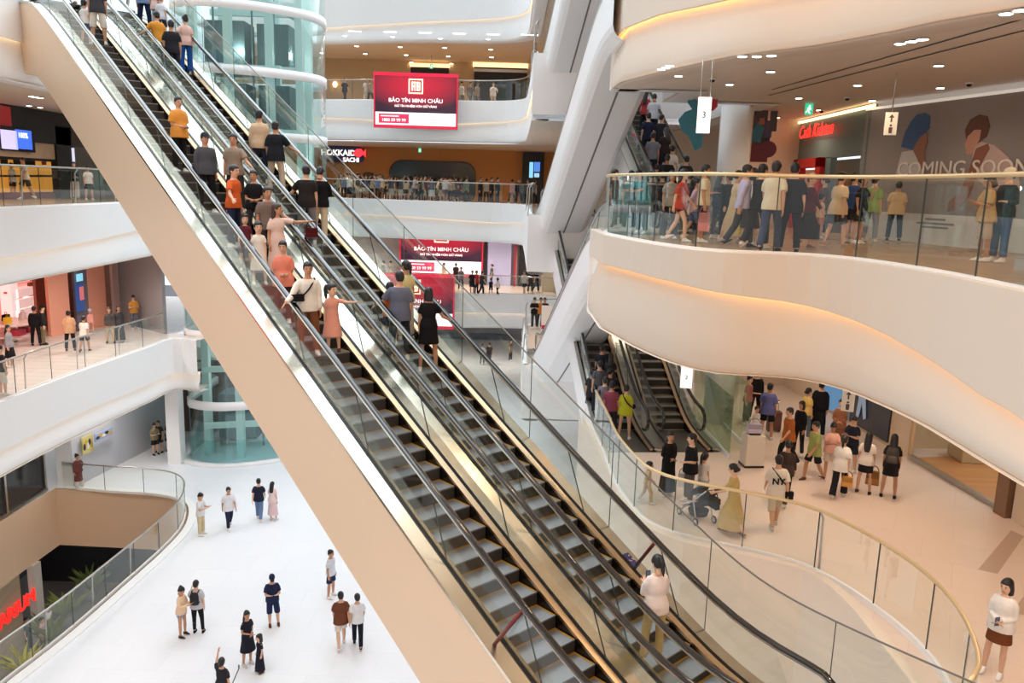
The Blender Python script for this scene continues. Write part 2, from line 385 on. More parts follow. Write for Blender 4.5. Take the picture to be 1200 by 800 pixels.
def garment(pose, kind, g):
    key = (pose, kind, g)
    if key in GAR: return GAR[key]
    S = skel(pose, kind); mb = MB(); k = .88 if kind == 'c' else (.92 if kind == 'f' else 1.0); c = S['c']; u = S['u']
    def sleeves(fr, r0=.066, r1=.07):
        for sd in (1, -1):
            s0, e, w = S['arms'][sd]
            pts = [s0-V((sd*.035, 0, 0)), s0.lerp(e, .3)]; rr = [r0*k, (r0+.002)*k]
            if fr <= 1: pts.append(s0.lerp(e, fr)); rr.append(r1*k)
            else: pts += [e, e.lerp(w, .3), e.lerp(w, fr-1)]; rr += [.056*k, .055*k, .044*k]
            mb.tube(pts, rr, 12); mb.ball(s0-V((sd*.018, 0, .004)), .058*k, 10)
    def upper(hem, g0=.018, flare=.03): mb.rings(torso_rings(S, hem, .50, g0, flare), 20)
    def legsr(z0, r, hemr):
        for sd in (1, -1):
            h, kn, a = S['legs'][sd]; pts = [h+V((-sd*.0, 0, .05)), h.lerp(kn, .25)]; rr = [.088*k, .092*k]
            if z0 <= 1: pts.append(h.lerp(kn, z0)); rr.append(hemr)
            else: pts += [kn-(kn-h)*.06, kn+(a-kn)*.06, kn.lerp(a, z0-1)]; rr += [r*1.08, r, hemr]
            mb.tube(pts, rr, 14)
    def hips(hi=.14, g0=.016): mb.rings(torso_rings(S, -.09, hi, g0), 20)
    def skirt(Ls, flare, hi=.14, g0=.018, pinch=0):
        R = torso_rings(S, 0, hi, g0)[::-1]; z0 = c.z
        kl = [S['legs'][s][1] for s in (1, -1)]; al = [S['legs'][s][2] for s in (1, -1)]
        cy = (kl[0].y+kl[1].y)/2; sp = abs(kl[0].y-kl[1].y)/2
        for t in (.25, .5, .75, 1):
            z = z0-Ls*t; R.append((0, cy*min(1, t*Ls/.42), z, .185*k+flare*t-pinch*t, .13*k+flare*t+sp*min(1, t*Ls/.42)-pinch*t))
        mb.rings(R, 24)
    if g == 'tee': upper(-.09); sleeves(.72)
    elif g == 'loose_tee': upper(-.14, .026, .04); sleeves(.85, .072, .082)
    elif g == 'long': upper(-.09); sleeves(1.88)
    elif g == 'tank': upper(-.05, .012); sleeves(.16, .058, .06)
    elif g == 'crop': upper(.04, .014, .0); sleeves(.6, .06, .064)
    elif g == 'coat': upper(-.05, .03, .03); sleeves(1.88, .07); skirt(.5, .03, .2, .034)
    elif g == 'trousers': hips(); legsr(1.93, .072*k, .064*k)
    elif g == 'wide': hips(); legsr(1.95, .088*k, .1*k)
    elif g == 'slim': hips(.14, .012); legsr(1.92, .062*k, .05*k)
    elif g == 'shorts': hips(); legsr(.82, .1, .105*k)
    elif g == 'hot': hips(); legsr(.42, .1, .112*k)
    elif g == 'long_shorts': hips(); legsr(1.12, .085, .09*k)
    elif g == 'mini': skirt(.3, .03)
    elif g == 'skirt': skirt(.52, .07)
    elif g == 'midi': skirt(.68, .07)
    elif g == 'dress': upper(-.02, .016, 0); sleeves(.6, .06, .066); skirt(.46, .08, .16)
    elif g == 'dress_short': upper(-.02, .016, 0); sleeves(.62, .06, .068); skirt(.34, .05, .16)
    elif g == 'dress_long': upper(-.02, .016, 0); sleeves(.7, .062, .072); skirt(.74, .08, .16)
    elif g == 'robe': upper(-.02, .02, 0); sleeves(1.9, .066); skirt(.8, .07, .16)
    me = remesh(mb, .0135, 3); me.materials.append(None); me.name = g; GAR[key] = me; return me
HAIRM = {}
def hairmesh(style):
    if style in HAIRM: return HAIRM[style]
    mb = MB()
    if style in ('cap', 'bucket', 'sun_hat'):
        mb.rings([(0, .006, .035, .086, .106), (0, .008, .07, .084, .103), (0, .012, .105, .066, .08), (0, .012, .128, .03, .036), (0, .012, .132, .005, .005)], 20)
        if style == 'cap': mb.rings([(0, -.1, .036, .066, .085), (0, -.098, .046, .066, .08)], 16)
        else:
            w = .05 if style == 'bucket' else .085
            mb.rings([(0, .006, .02, .09+w, .108+w), (0, .006, .03, .09+w, .108+w), (0, .006, .055, .088, .108)], 24)
        me = remesh(mb, .011, 2)
    else:
        mb.rings([(0, .055, -.075, .05, .045), (0, .038, -.04, .073, .068), (0, .03, .01, .082, .082), (0, .014, .05, .0835, .102), (0, .012, .085, .072, .095), (0, .014, .115, .046, .066), (0, .014, .130, .012, .02)], 20)
        for sd in (1, -1): mb.ball((sd*.07, -.005, .03), (.016, .045, .045), 8)
        if style == 'long': mb.rings([(0, .07, -.40, .06, .022), (0, .085, -.3, .085, .035), (0, .075, -.18, .092, .048), (0, .05, -.06, .09, .065), (0, .03, .04, .084, .08)], 18)
        if style == 'bob': mb.rings([(0, .035, -.15, .085, .065), (0, .03, -.06, .094, .078), (0, .02, .04, .086, .088)], 18)
        if style == 'bun': mb.ball((0, .075, .095), (.05, .05, .045), 10)
        if style == 'low_bun': mb.ball((0, .12, -.02), (.045, .04, .045), 10)
        if style == 'pony':
            mb.tube([(0, .085, .06), (0, .14, .06), (0, .165, 0), (0, .15, -.12), (0, .14, -.2)], [.025, .034, .036, .03, .008], 10)
        me = remesh(mb, .011, 2)
    me.materials.append(None); me.name = 'hair'; HAIRM[style] = me; return me
def _shoe():
    mb = MB(); mb.rings([(0, -.055, -.08, .043, .135), (0, -.055, -.066, .046, .14), (0, -.05, -.045, .043, .128), (0, -.012, -.015, .041, .075), (0, .012, .015, .04, .05)], 16)
    me = remesh(mb, .01, 2)
    for p in me.polygons:
        if p.center.z < -.062: p.material_index = 1
    me.materials.append(None); me.materials.append(None); me.name = 'shoe'; return me
SHOE = _shoe()
SOLE = mat('shoe_sole', (205, 200, 192), .7)
def inst(name, me, parent, mats):
    o = bpy.data.objects.new(name, me); COL.objects.link(o); o.parent = parent
    for i, m in enumerate(mats):
        if m is not None: o.material_slots[i].link = 'OBJECT'; o.material_slots[i].material = m
    return o
SKINS = [mat('skin_a', (214, 166, 136), .55, spec=.35), mat('skin_b', (197, 146, 115), .55, spec=.35), mat('skin_c', (226, 182, 154), .55, spec=.35)]
HAIRC = {'k': mat('hair_black', (26, 23, 24), .45), 'b': mat('hair_brown', (62, 42, 34), .45), 'g': mat('hair_grey', (92, 90, 90), .5)}
NP = [0]
BLACK = (24, 24, 27); WHITE = (236, 232, 226); NAVY = (34, 42, 66); JEAN = (72, 92, 128); CREAMC = (226, 210, 178); GREY = (120, 120, 124); DGREY = (66, 66, 70)
def person(label, pose, kind, H, P, face, top, bot=None, hair='short', hc='k', shoes=WHITE, group=None, skin=None, cat='person', hat=None):
    """face: 0 looks at the camera, 90 towards the right of the picture, 180 away, -90 left"""
    P = V(P)+V((0, 0, .006)); NP[0] += 1; S = skel(pose, kind)
    tc = V((-P.x, -P.y)).normalized(); rt = V((-tc.y, tc.x)); a = radians(face)
    d = tc*cos(a)+rt*sin(a); rz = atan2(d.x, -d.y)
    e = empty('person', P, rz, label, cat, group); s = H/S['H']; e.scale = (s, s, s)
    inst('body', body(pose, kind), e, [SKINS[skin if skin is not None else NP[0] % 3], None, None])
    names = {'tee': 'shirt', 'loose_tee': 'shirt', 'long': 'long_sleeved_shirt', 'tank': 'sleeveless_top', 'crop': 'cropped_top', 'coat': 'coat', 'trousers': 'trousers', 'wide': 'wide_trousers', 'slim': 'slim_trousers',
             'shorts': 'shorts', 'hot': 'short_shorts', 'long_shorts': 'knee_shorts', 'mini': 'short_skirt', 'skirt': 'skirt', 'midi': 'midi_skirt', 'dress': 'dress', 'dress_short': 'short_dress', 'dress_long': 'long_dress', 'robe': 'long_robe'}
    shirt = None
    for g in (bot, top):
        if g: shirt = inst(names[g[0]], garment(pose, kind, g[0]), e, [g[1] if not isinstance(g[1], tuple) else cloth(g[1])])
    h = inst('hair', hairmesh(hair), e, [HAIRC[hc]]); h.matrix_local = S['head']
    if hat: q = inst('hat', hairmesh(hat[0]), e, [cloth(hat[1])]); q.matrix_local = S['head']
    for sd in (1, -1):
        h_, kn, an = S['legs'][sd]; q = inst('shoe', SHOE, e, [cloth(shoes), SOLE])
        dd = (an-kn).normalized(); pit = max(-.3, min(.75, atan2(dd.y, -dd.z)-.05)) if an.z > .1 else 0
        q.matrix_local = Matrix.Translation(an+V((0, 0, .0))) @ Matrix.Rotation(-pit, 4, 'X') @ Matrix.Diagonal((1.0, .95, 1, 1))
    e['pose'] = pose; PEOPLE.append((e, S, shirt)); return e
PEOPLE = []
def handpos(e, side):          # world position of a hand ('L' / 'R')
    for q, S, _ in PEOPLE:
        if q == e:
            s0, el, w = S['arms'][1 if side == 'L' else -1]; return wm(e) @ (w+(w-el).normalized()*.07)
def backmat(e):                # frame on somebody's upper back
    for q, S, _ in PEOPLE:
        if q == e: return wm(e) @ Matrix.Translation(S['c']+S['u']*.3+V((0, .13, 0)))
# ------------------------------------------------------------------ setting: slabs, fascias, railings
TILE_W = tiles('white_floor_tiles', (240, 242, 246), (226, 228, 232), (1.2, 1.2), .3, .004, .012, spec=.35)
TILE_B = tiles('beige_floor_tiles', (234, 212, 194), (218, 196, 178), (1.2, 1.2), .3, .004, .025, .5)
TILE_L = tiles('light_floor_tiles', (226, 216, 208), (190, 180, 174), (3.0, .6), .3, .02, .03)
TILE_T = tiles('tan_floor_tiles', (172, 141, 108), (154, 126, 96), (1.2, .6), .25, .004, .06, .3)
def slab(pts, z, zb, fl, holes=(), ceil=True):
    mb = MB(); mb.poly(pts, z, holes=holes); struct(mb.build('floor', fl))
    if ceil:
        mb = MB(); mb.poly(pts, zb, holes=holes); struct(mb.build('ceiling', CEIL))
NT = [0]
def fascia(path, z, zb, zc, out=1, lip=.16, low=.05, led=True, mt=PLASTER, lm=None):
    """white edge band: upper band, cove with a hidden light strip, lower band; zc = list of cove heights along the path"""
    P = [V(p) for p in path]; N = miter(P); n = len(P); NT[0] += 1
    ZC = [zc[min(int(i/(n-1)*(len(zc)-1)), len(zc)-2)]*(1-(i/(n-1)*(len(zc)-1)-min(int(i/(n-1)*(len(zc)-1)), len(zc)-2))) +
          zc[min(int(i/(n-1)*(len(zc)-1)), len(zc)-2)+1]*(i/(n-1)*(len(zc)-1)-min(int(i/(n-1)*(len(zc)-1)), len(zc)-2)) for i in range(n)] if len(zc) > 1 else [zc[0]]*n
    def pt(i, o, h): q = P[i]+N[i]*o*out; return V((q.x, q.y, h))
    up = MB(); up.grid([[pt(i, -.2, z+.001), pt(i, -.2, z+.07), pt(i, -.01, z+.07), pt(i, 0, z+.055), pt(i, 0, ZC[i]+.012), pt(i, -.012, ZC[i]), pt(i, -.05, ZC[i]), pt(i, -.05, ZC[i]+.1), pt(i, -.3, ZC[i]+.1)] for i in range(n)], sm=False)
    t = struct(up.build('trim_%d' % NT[0], mt))
    H = .62
    lo = MB(); lo.grid([[pt(i, -lip-.02, ZC[i]+.1), pt(i, -lip, ZC[i]-.05), pt(i, -lip+.03, ZC[i]-.3), pt(i, low-.1, zb+(ZC[i]-zb)*.4), pt(i, low-.08, zb+.16), pt(i, low-.1, zb+.07), pt(i, low-.15, zb+.015), pt(i, low-.24, zb-.005), pt(i, -.7, zb-.005)] for i in range(n)])
    NT[0] += 1; struct(lo.build('trim_%d' % NT[0], mt))
    if led:
        s = MB(); s.grid([[pt(i, -.065, ZC[i]+.094), pt(i, -.065, ZC[i]+.06), pt(i, -.10, ZC[i]+.06), pt(i, -.10, ZC[i]+.094)] for i in range(n)], sm=False, closed=True)
        s.build('cove_light', lm or LED, t)
def railing(label, path, z, h=1.3, posts=(), rail=BRASS, r=.032, panel=1.5, base=.07, glassm=None, group=None, flat=False, side=1):
    P = [V(p) for p in path]; e = empty('glass_railing', (P[len(P)//2].x, P[len(P)//2].y, z), 0, label, 'railing', group)
    R = resample(P, .25); N = miter(R); L = 0; seg = [0]; 
    step = max(2, round(panel/.25)); i = 0
    while i < len(R)-1:
        j = min(i+step, len(R)-1)
        if len(R)-1-j < step/2: j = len(R)-1
        mb = MB(); sub = list(range(i, j+1)); rows = []
        for q in sub:
            p = R[q]
            if q == i: p = p.lerp(R[q+1], .03)
            if q == j: p = p.lerp(R[q-1], .03)
            nn = N[q]*.006
            rows.append([V((p.x+nn.x, p.y+nn.y, z+base)), V((p.x+nn.x, p.y+nn.y, z+h)), V((p.x-nn.x, p.y-nn.y, z+h)), V((p.x-nn.x, p.y-nn.y, z+base))])
        mb.grid(rows, 0, False, True, True); mb.build('glass_panel', glassm or GL, e); i = j
        if j < len(R)-1:
            p = R[j]; t = (R[j+1]-R[j-1]).normalized()*.009; nn = N[j]*.009; mb = MB()
            mb.grid([[V((p.x+a*t.x+b*nn.x, p.y+a*t.y+b*nn.y, zz)) for a, b in ((-1, -1), (1, -1), (1, 1), (-1, 1))] for zz in (z+base, z+h)], 0, False, True, True); mb.build('joint_strip', JOINT, e)
    if rail:
        mb = MB(); mb.tube([V((p.x, p.y, z+h)) for p in R], r, 10); mb.build('handrail', rail, e)
    mb = MB(); rows = [[V((p.x+n.x*.03, p.y+n.y*.03, z+.0)), V((p.x+n.x*.03, p.y+n.y*.03, z+base+.04)), V((p.x-n.x*.03, p.y-n.y*.03, z+base+.04)), V((p.x-n.x*.03, p.y-n.y*.03, z))] for p, n in zip(R, N)]
    mb.grid(rows, 0, False, True, True); mb.build('base_channel', PLASTER, e)
    for q in posts:                     # index fraction along the path
        i = min(int(q*(len(R)-1)), len(R)-1); p = R[i]; n = N[i]*side; mb = MB()
        a = V((p.x+n.x*.16, p.y+n.y*.16, z)); b = V((p.x+n.x*.12, p.y+n.y*.12, z+h*.86)); c = V((p.x, p.y, z+h))
        mb.tube([a, a.lerp(b, .5), b, c], .024, 8); mb.ball(a+V((0, 0, .01)), (.05, .05, .012), 8); mb.build('post', STEEL, e)
    return e
def arc(pts): return smooth_path(pts, .35)
XB = 14.0
# --- third floor, right deck
RIM3 = arc([(6.05, 3.5), (6.07, 6.5), (6.08, 9.63), (6.1, 10.6), (6.11, 11.67), (5.99, 12.73), (5.76, 13.75), (5.25, 14.42), (4.5, 14.6), (3.8, 14.72), (3.18, 15.41), (2.62, 17.0), (2.1, 19.4)])
ARMEDGE = [V(p) for p in ((.5, 33), (.5, 40), (.45, 47))]
BACK = arc([(.45, 47), (.3, 49.6), (-.6, 51.2), (-2.5, 51.9), (-6, 52.3), (-10, 53.2), (-13.2, 54.1), (-20, 55)])
TAIL3 = [V(p) for p in ((2.05, 22.4), (4.2, 22.4), (4.2, 25.0), (6.9, 25.0), (6.9, 33))]
def outline(rim, tail): return [V(p) for p in list(rim)+list(tail)+ARMEDGE+list(BACK[1:])+[V((-20, 75)), V((XB, 75)), V((XB, 3.5))]]
slab(outline(RIM3, TAIL3), L3, 10.22, TILE_T)
fascia(RIM3+TAIL3[:1], L3, 10.2, [10.75, 10.8, 10.86, 11.05, 11.3, 11.62, 11.8, 11.8, 11.75], out=1, lm=LEDW, mt=PLASTER_WARMLIT)
fascia(TAIL3, L3, 10.2, [11.7], out=1, led=False)
fascia(ARMEDGE+BACK[1:], L3, 10.05, [11.55, 11.3, 11.5, 11.45, 11.3], out=1)
struct(MB.build.__get__((lambda b: (b.box((3.7, 33.02, 11.3), (6.4, .08, 2.3)), b)[1])(MB()))('wall_back', PLASTER2))
# --- fourth floor
RIM4 = arc([(7.4, 3.5), (7.3, 8), (6.8, 11.7), (6.5, 12.2), (6.16, 12.8), (5.92, 13.5), (5.54, 14.3), (5.13, 15.1), (4.57, 15.75), (4.0, 16.6), (3.43, 17.96), (2.92, 19.3), (2.45, 20.75)])
TAIL4 = [V(p) for p in ((2.4, 22.6), (4.2, 22.6), (4.2, 25.0), (6.9, 25.0), (6.9, 33))]
slab(outline(RIM4, TAIL4), L4, 16.12, TILE_T)
fascia(RIM4+TAIL4[:1], L4, 16.1, [17.9, 17.8, 17.6, 17.35, 17.25, 17.15, 17.2, 17.35, 17.35], out=1, lm=LEDW, mt=PLASTER_WARMLIT)
fascia(TAIL4, L4, 16.1, [17.4], out=1, led=False)
fascia(ARMEDGE+BACK[1:], L4, 16.2, [17.7, 17.5, 17.2, 17.5, 17.6, 17.4], out=1)
struct(MB.build.__get__((lambda b: (b.box((3.7, 33.02, 17.5), (6.4, .08, 2.3)), b)[1])(MB()))('wall_back', PLASTER2))
# --- fifth floor (far edge shows); unseen near overhang added to shade the right decks
SHADE_RIM5 = arc([(-24, 1.5), (-11, 3.5), (-4.5, 7), (-1.2, 11), (1.6, 15), (3.2, 19), (3.7, 22.6)])
slab([V(p) for p in list(SHADE_RIM5)+[V(q) for q in ((3.7, 22.8), (4.2, 22.8), (4.2, 25), (6.9, 25), (6.9, 33))]+ARMEDGE+list(BACK[1:])+[V((-20, 75)), V((XB, 75)), V((XB, -12)), V((-24, -12))]], L5, 22.25, TILE_T)
fascia(SHADE_RIM5, L5, 22.2, [23.6], out=1, lm=LEDW)
fascia(ARMEDGE+BACK[1:], L5, 22.15, [23.7, 23.5, 23.2, 23.0, 23.3], out=1)
# --- second floor
RIM2 = arc([(6.3, 4.5), (6.27, 9), (6.26, 11.3), (6.26, 12.5), (6.22, 13.9), (5.9, 14.95), (5.32, 15.3), (4.55, 15.68), (3.75, 16.05), (3.3, 16.5), (2.8, 17.7), (2.55, 21.6), (2.42, 25), (2.35, 26.6)])
TAIL2 = [V(p) for p in ((3.3, 26.6), (3.3, 33), (.5, 33))]
ARM2 = arc([(.5, 33), (.5, 37), (.5, 41), (.7, 43), (1.6, 44.4), (3.4, 45.4), (4.2, 48), (4.0, 52), (2.9, 54.6), (1.2, 55.4), (-.6, 55.6), (-6, 55.0), (-13, 56), (-20, 57)])
slab([V(p) for p in list(RIM2)+TAIL2+list(ARM2[1:])+[V((-20, 75)), V((XB, 75)), V((XB, 4.5))]], L2, 3.9, TILE_B)
fascia(RIM2, L2, 3.0, [3.6], out=1, led=False, mt=PLASTER_WARMLIT)
fascia(TAIL2, L2, 3.9, [5.4], out=1, led=False)
fascia(ARM2, L2, 3.85, [5.3, 5.2, 4.9, 5.0, 5.2], out=1)
struct(MB.build.__get__((lambda b: (b.box((1.9, 33.02, 5.1), (2.8, .08, 2.3)), b)[1])(MB()))('wall_back', PLASTER2))
# --- left decks
R3L = [V(p) for p in ((-14.75, 8), (-14.8, 23.4), (-14.9, 26.2), (-15.0, 29.8), (-15.1, 33.5), (-15.5, 36.4))]
R4L = [V(p) for p in ((-15.2, 8), (-15.2, 24), (-15.3, 30), (-15.5, 36.4))]
R2L = arc([(-16.35, 12), (-16.3, 22), (-16.2, 27.7), (-15.96, 30.8), (-15.65, 34), (-15.45, 36.2), (-14.3, 36.0)])
for rim, z, zb, zc, fl in ((R3L, L3, 10.24, [11.0, 11.15, 11.6], TILE_T), (R4L, L4, 16.2, [17.4], TILE_T), (R2L, L2, 3.85, [4.55, 4.55, 4.7, 4.7, 4.65], TILE_L)):
    slab([V(p) for p in rim]+[V((rim[-1].x, 37.4)), V((-16, 37.4)), V((-16, 50)), V((-34, 50)), V((-34, rim[0].y))], z, zb+.02, fl)
    fascia(list(reversed([V(p) for p in rim])), z, zb, list(reversed(zc)), out=1)
# --- ground floor with its opening
HOLE = [V(p) for p in [(-13.6, 12), (-13.45, 17)]]+arc([(-13.27, 19.65), (-12.93, 22), (-12.71, 24.9), (-12.54, 27.8), (-12.61, 29.7), (-13.04, 31.3), (-13.6, 32.3), (-14.4, 32.9), (-15.52, 33.2)])+[V(p) for p in ((-17.2, 33.3), (-19.7, 33.4), (-19.85, 29.8), (-19.85, 12))]
mb = MB(); mb.poly([(-34, 2), (14, 2), (14, 80), (-34, 80)], L1, holes=([(p.x, p.y) for p in HOLE],)); struct(mb.build('floor', TILE_W))
HP = HOLE+[HOLE[0]]
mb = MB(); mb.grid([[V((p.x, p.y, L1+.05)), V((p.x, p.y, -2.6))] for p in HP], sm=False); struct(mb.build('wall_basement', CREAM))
mb = MB(); k = 14; ring = [p for p in HOLE[:-2]]; n_ = miter(ring)
mb.grid([[V((p.x, p.y, L1+.002)), V((p.x, p.y, L1+.06)), V((p.x-n.x*-.3, p.y-n.y*-.3, L1+.06)), V((p.x-n.x*-.3, p.y-n.y*-.3, L1+.002))] for p, n in zip(ring, [-q for q in n_])], sm=False); NT[0] += 1; struct(mb.build('trim_%d' % NT[0], PLASTER))
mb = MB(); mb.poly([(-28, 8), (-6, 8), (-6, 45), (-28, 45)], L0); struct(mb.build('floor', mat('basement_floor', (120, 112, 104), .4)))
# ------------------------------------------------------------------ railings
H3 = 1.45
def inset(path, d, a=0, b=None):
    P = list(path)[a:b]; N = miter(P); return [p-n*d for p, n in zip(P, N)]
railing('glass railing with brass rail along the curved third floor deck on the right', inset(RIM3, .12)+[V((2.25, 20.6))], L3, H3, posts=(.30,), r=.035, side=-1)
r2 = [V(p) for p in ((5.95, 9.35), (6.3, 9.75), (6.62, 10.5), (6.86, 11.4), (6.9, 12.4), (6.7, 13.5), (6.35, 14.5), (5.9, 15.2), (5.2, 15.65), (4.5, 16.0), (3.75, 16.4), (3.2, 16.95), (2.95, 17.8), (2.72, 19.5), (2.68, 21.6), (2.6, 24.0))]
railing('glass railing with pale brass rail around the curved second floor opening on the right', arc(r2), L2, 1.3, posts=(.36,), r=.035, side=-1)
railing('glass railing along the straight third floor deck at upper left', inset(R3L, -.15), L3, 1.3, posts=(.32, .52, .61, .72, .83), rail=STEEL, panel=2.0)
railing('glass railing along the slanting second floor deck beside the pink shop', inset(R2L, -.15, 0, -4), L2, 1.3, posts=(.30, .5, .62, .74, .86), rail=STEEL, panel=2.0)
railing('curved glass railing around the ground floor opening at lower left', inset(HOLE, -.12, 0, -3)+[V((-19.4, 33.5))], L1, 1.2, posts=(.28, .36, .45, .53, .61), rail=STEEL, panel=1.7)
railing('glass railing of the far fourth floor gallery behind the upper red billboard', inset(BACK, .15), L4, 1.3, rail=STEEL, panel=2.5)
railing('glass railing of the far third floor gallery in front of the orange wall', inset(BACK, .15), L3, 1.3, rail=STEEL, panel=2.5)
railing('glass railing of the far second floor gallery above the lower red billboard', inset(ARM2, .15, 28, None), L2, 1.3, rail=STEEL, panel=2.5)
railing('glass railing around the rounded end of the far second floor landing', inset(ARM2, .15, 2, 27), L2, 1.3, posts=(.1, .55), rail=STEEL, panel=1.8)
railing('glass railing beside the escalator foot on the far third floor landing', inset(ARMEDGE, .15), L3, 1.3, posts=(.03, .5), rail=STEEL, panel=2.5)
railing('glass railing beside the escalator foot on the far fourth floor landing', inset(ARMEDGE, .15), L4, 1.3, posts=(.03, .5), rail=STEEL, panel=2.5)
railing('glass railing closing the end of the third floor deck by the escalator head', [V((2.9, 22.25)), V((4.05, 22.25)), V((4.05, 24.8))], L3, 1.3, rail=STEEL, panel=1.2)
# ------------------------------------------------------------------ escalators
STEPM = mat('step_tread', (140, 140, 141), .36, .55); RISER = mat('step_riser', (70, 66, 62), .45, .5); YEL = mat('step_yellow', (170, 128, 40), .6)
def grooves(m, sc):
    nt = m.node_tree; b = nt.nodes['Principled BSDF']; tc = nt.nodes.new('ShaderNodeTexCoord'); w = nt.nodes.new('ShaderNodeTexWave'); w.bands_direction = 'X'; w.inputs['Scale'].default_value = sc
    bp = nt.nodes.new('ShaderNodeBump'); bp.inputs['Strength'].default_value = .5; bp.inputs['Distance'].default_value = .008
    nt.links.new(tc.outputs['Object'], w.inputs[0]); nt.links.new(w.outputs[0], bp.inputs['Height']); nt.links.new(bp.outputs['Normal'], b.inputs['Normal'])
grooves(STEPM, 16); grooves(RISER, 16)
def smax(u, a): return (u+sqrt(u*u+a*a))/2
class Esc:
    def __init__(s, label, K, head, z0, z1, sl=-.27, sr=1.51, drop=2.03, chamfer=0, clad=CREAM, steps=True, glassm=GL, group=None, seam=False, tn=.5458, deckm=DECK, qtop=1.6, qlow=-2.2):
        s.K = V((K[0], K[1], z0)); s.R = z1-z0; s.m = tn; s.run = s.R/tn; s.head = head; s.z0 = z0
        e = s.e = empty('escalator', s.K, -head, label, 'escalator', group)      # local x = across, y = uphill
        a, b = qlow, s.run+qtop
        qs = [a+(b-a)*i/90 for i in range(91)]
        N = s.nose
        def ex(name, poly, mt, closed=True, q0=None, q1=None):
            qq = [q for q in qs if (q0 is None or q >= q0) and (q1 is None or q <= q1)]
            mb = MB(); mb.grid([[V((p[0], q, N(q)+p[1])) for p in poly] for q in qq], 0, False, closed, closed)
            return mb.build(name, mt, e, rel=True)
        # truss cladding
        c = chamfer
        def bot(q): return max(N(q)-drop, -drop+.0)
        if c: P = [(sl, .05), (sl, -drop+.35), (sl+.04, -drop+.2), (sl+.12, -drop+.08), (sl+.26, -drop), (sr-.26, -drop), (sr-.12, -drop+.08), (sr-.04, -drop+.2), (sr, -drop+.35), (sr, .05)]
        else: P = [(sl, .03), (sl, -drop+.02), (sl+.02, -drop), (sr-.02, -drop), (sr, -drop+.02), (sr, .03)]
        ex('truss_cladding', P, clad, False)
        if seam:
            ex('underside_joint', [((sl+sr)/2-.03, -drop-.012), ((sl+sr)/2+.03, -drop-.012), ((sl+sr)/2+.03, -drop+.01), ((sl+sr)/2-.03, -drop+.01)], mat('dark_joint', (120, 116, 112), .6))
        # decks
        ex('outer_deck', [(sl-.012, .0), (sl-.012, .06), (-.03, .075), (-.03, .03)], deckm)
        ex('outer_deck', [(1.27, .03), (1.27, .075), (sr+.012, .06), (sr+.012, .0)], deckm)
        for s0, sg in ((0, 1), (1.24, -1)):
            ex('inner_deck', [(s0+sg*.025, .03), (s0+sg*.025, .085), (s0+sg*.115, .05), (s0+sg*.115, .0)], SKIRTM)
            ex('skirt_panel', [(s0+sg*.113, .045), (s0+sg*.113, -.42), (s0+sg*.100, -.42), (s0+sg*.100, .045)], mat('skirt_black', (16, 15, 15), .18, spec=.6))
            ex('glass_channel', [(s0-.03, .05), (s0-.03, .095), (s0+.03, .095), (s0+.03, .05)], DARKM)
            g0, g1 = -1.0, s.run+1.0; n = round((g1-g0)/2.0)
            for i in range(n):
                qa = g0+(g1-g0)*i/n+.012; qb = g0+(g1-g0)*(i+1)/n-.012; mb = MB()
                rows = [[V((s0+o, q+h*.55, N(q+h*.55)+h)) for o, h in ((-.006, .08), (-.006, .9), (.006, .9), (.006, .08))] for q in [qa+(qb-qa)*t/5 for t in range(6)]]
                mb.grid(rows, 0, False, True, True); mb.build('glass_panel', glassm, e, rel=True)
                if i < n-1:
                    mb = MB(); q = qb+.012; mb.grid([[V((s0+a, q+b+h*.55, N(q+b+h*.55)+h)) for a, b in ((-.008, -.008), (.008, -.008), (.008, .008), (-.008, .008))] for h in (.09, .9)], 0, False, True, True); mb.build('joint_strip', JOINT, e, rel=True)
            # handrail with newel turns
            path = []; q0, q1 = -1.15, s.run+1.15
            path += [(q0+.2-.0, N(q0)+.25), (q0-.05, N(q0)+.26), (q0-.25, N(q0)+.36), (q0-.34, N(q0)+.58), (q0-.26, N(q0)+.8), (q0-.08, N(q0)+.92), (q0+.1, N(q0)+.95)]
            nn = 70; path += [(q0+.25+(q1-q0-.5)*i/nn, N(q0+.25+(q1-q0-.5)*i/nn)+.95) for i in range(nn+1)]
            path += [(q1-.1, N(q1)+.95), (q1+.08, N(q1)+.92), (q1+.26, N(q1)+.8), (q1+.34, N(q1)+.58), (q1+.25, N(q1)+.36), (q1+.05, N(q1)+.26), (q1-.2, N(q1)+.25)]
            for nm, w, t0, t1, mt in (('handrail', .045, -.025, .025, BLACKR), ('handrail_guide', .03, -.062, -.027, STEEL)):
                mb = MB(); rows = []
                for i, (q, z) in enumerate(path):
                    A = path[max(i-1, 0)]; B = path[min(i+1, len(path)-1)]; d = V((B[0]-A[0], B[1]-A[1])).normalized(); nx, nz = -d.y, d.x
                    rows.append([V((s0+u, q+nx*t, z+nz*t)) for u, t in ((-w, t0), (-w, t1*.6 if t1 > 0 else t1), (-w*.7, t1), (w*.7, t1), (w, t1*.6 if t1 > 0 else t1), (w, t0))])
                mb.grid(rows, 0, True, True, True); mb.build(nm, mt, e, rel=True)
        # steps
        s.n = int(s.run/.4)
        if steps:
            mb = MB(); mb.box((.62, .2, -.012), (.98, .402, .024), 0); mb.box((.62, .012, -.12), (.98, .02, .22), 1)
            for x in (.15, 1.09): mb.box((x, .205, -.008), (.035, .38, .024), 2)
            mb.box((.62, .385, -.008), (.98, .03, .0235), 2)
            me = mb.mesh('step')
            for mt in (STEPM, RISER, YEL): me.materials.append(mt)
            for k in range(s.n+1):
                o = bpy.data.objects.new('step', me); COL.objects.link(o); o.parent = e; o.location = (0, k*.4, N(k*.4))
        else:
            ex('step_band', [(.12, -.02), (.12, -.2), (1.12, -.2), (1.12, -.02)], RISER)
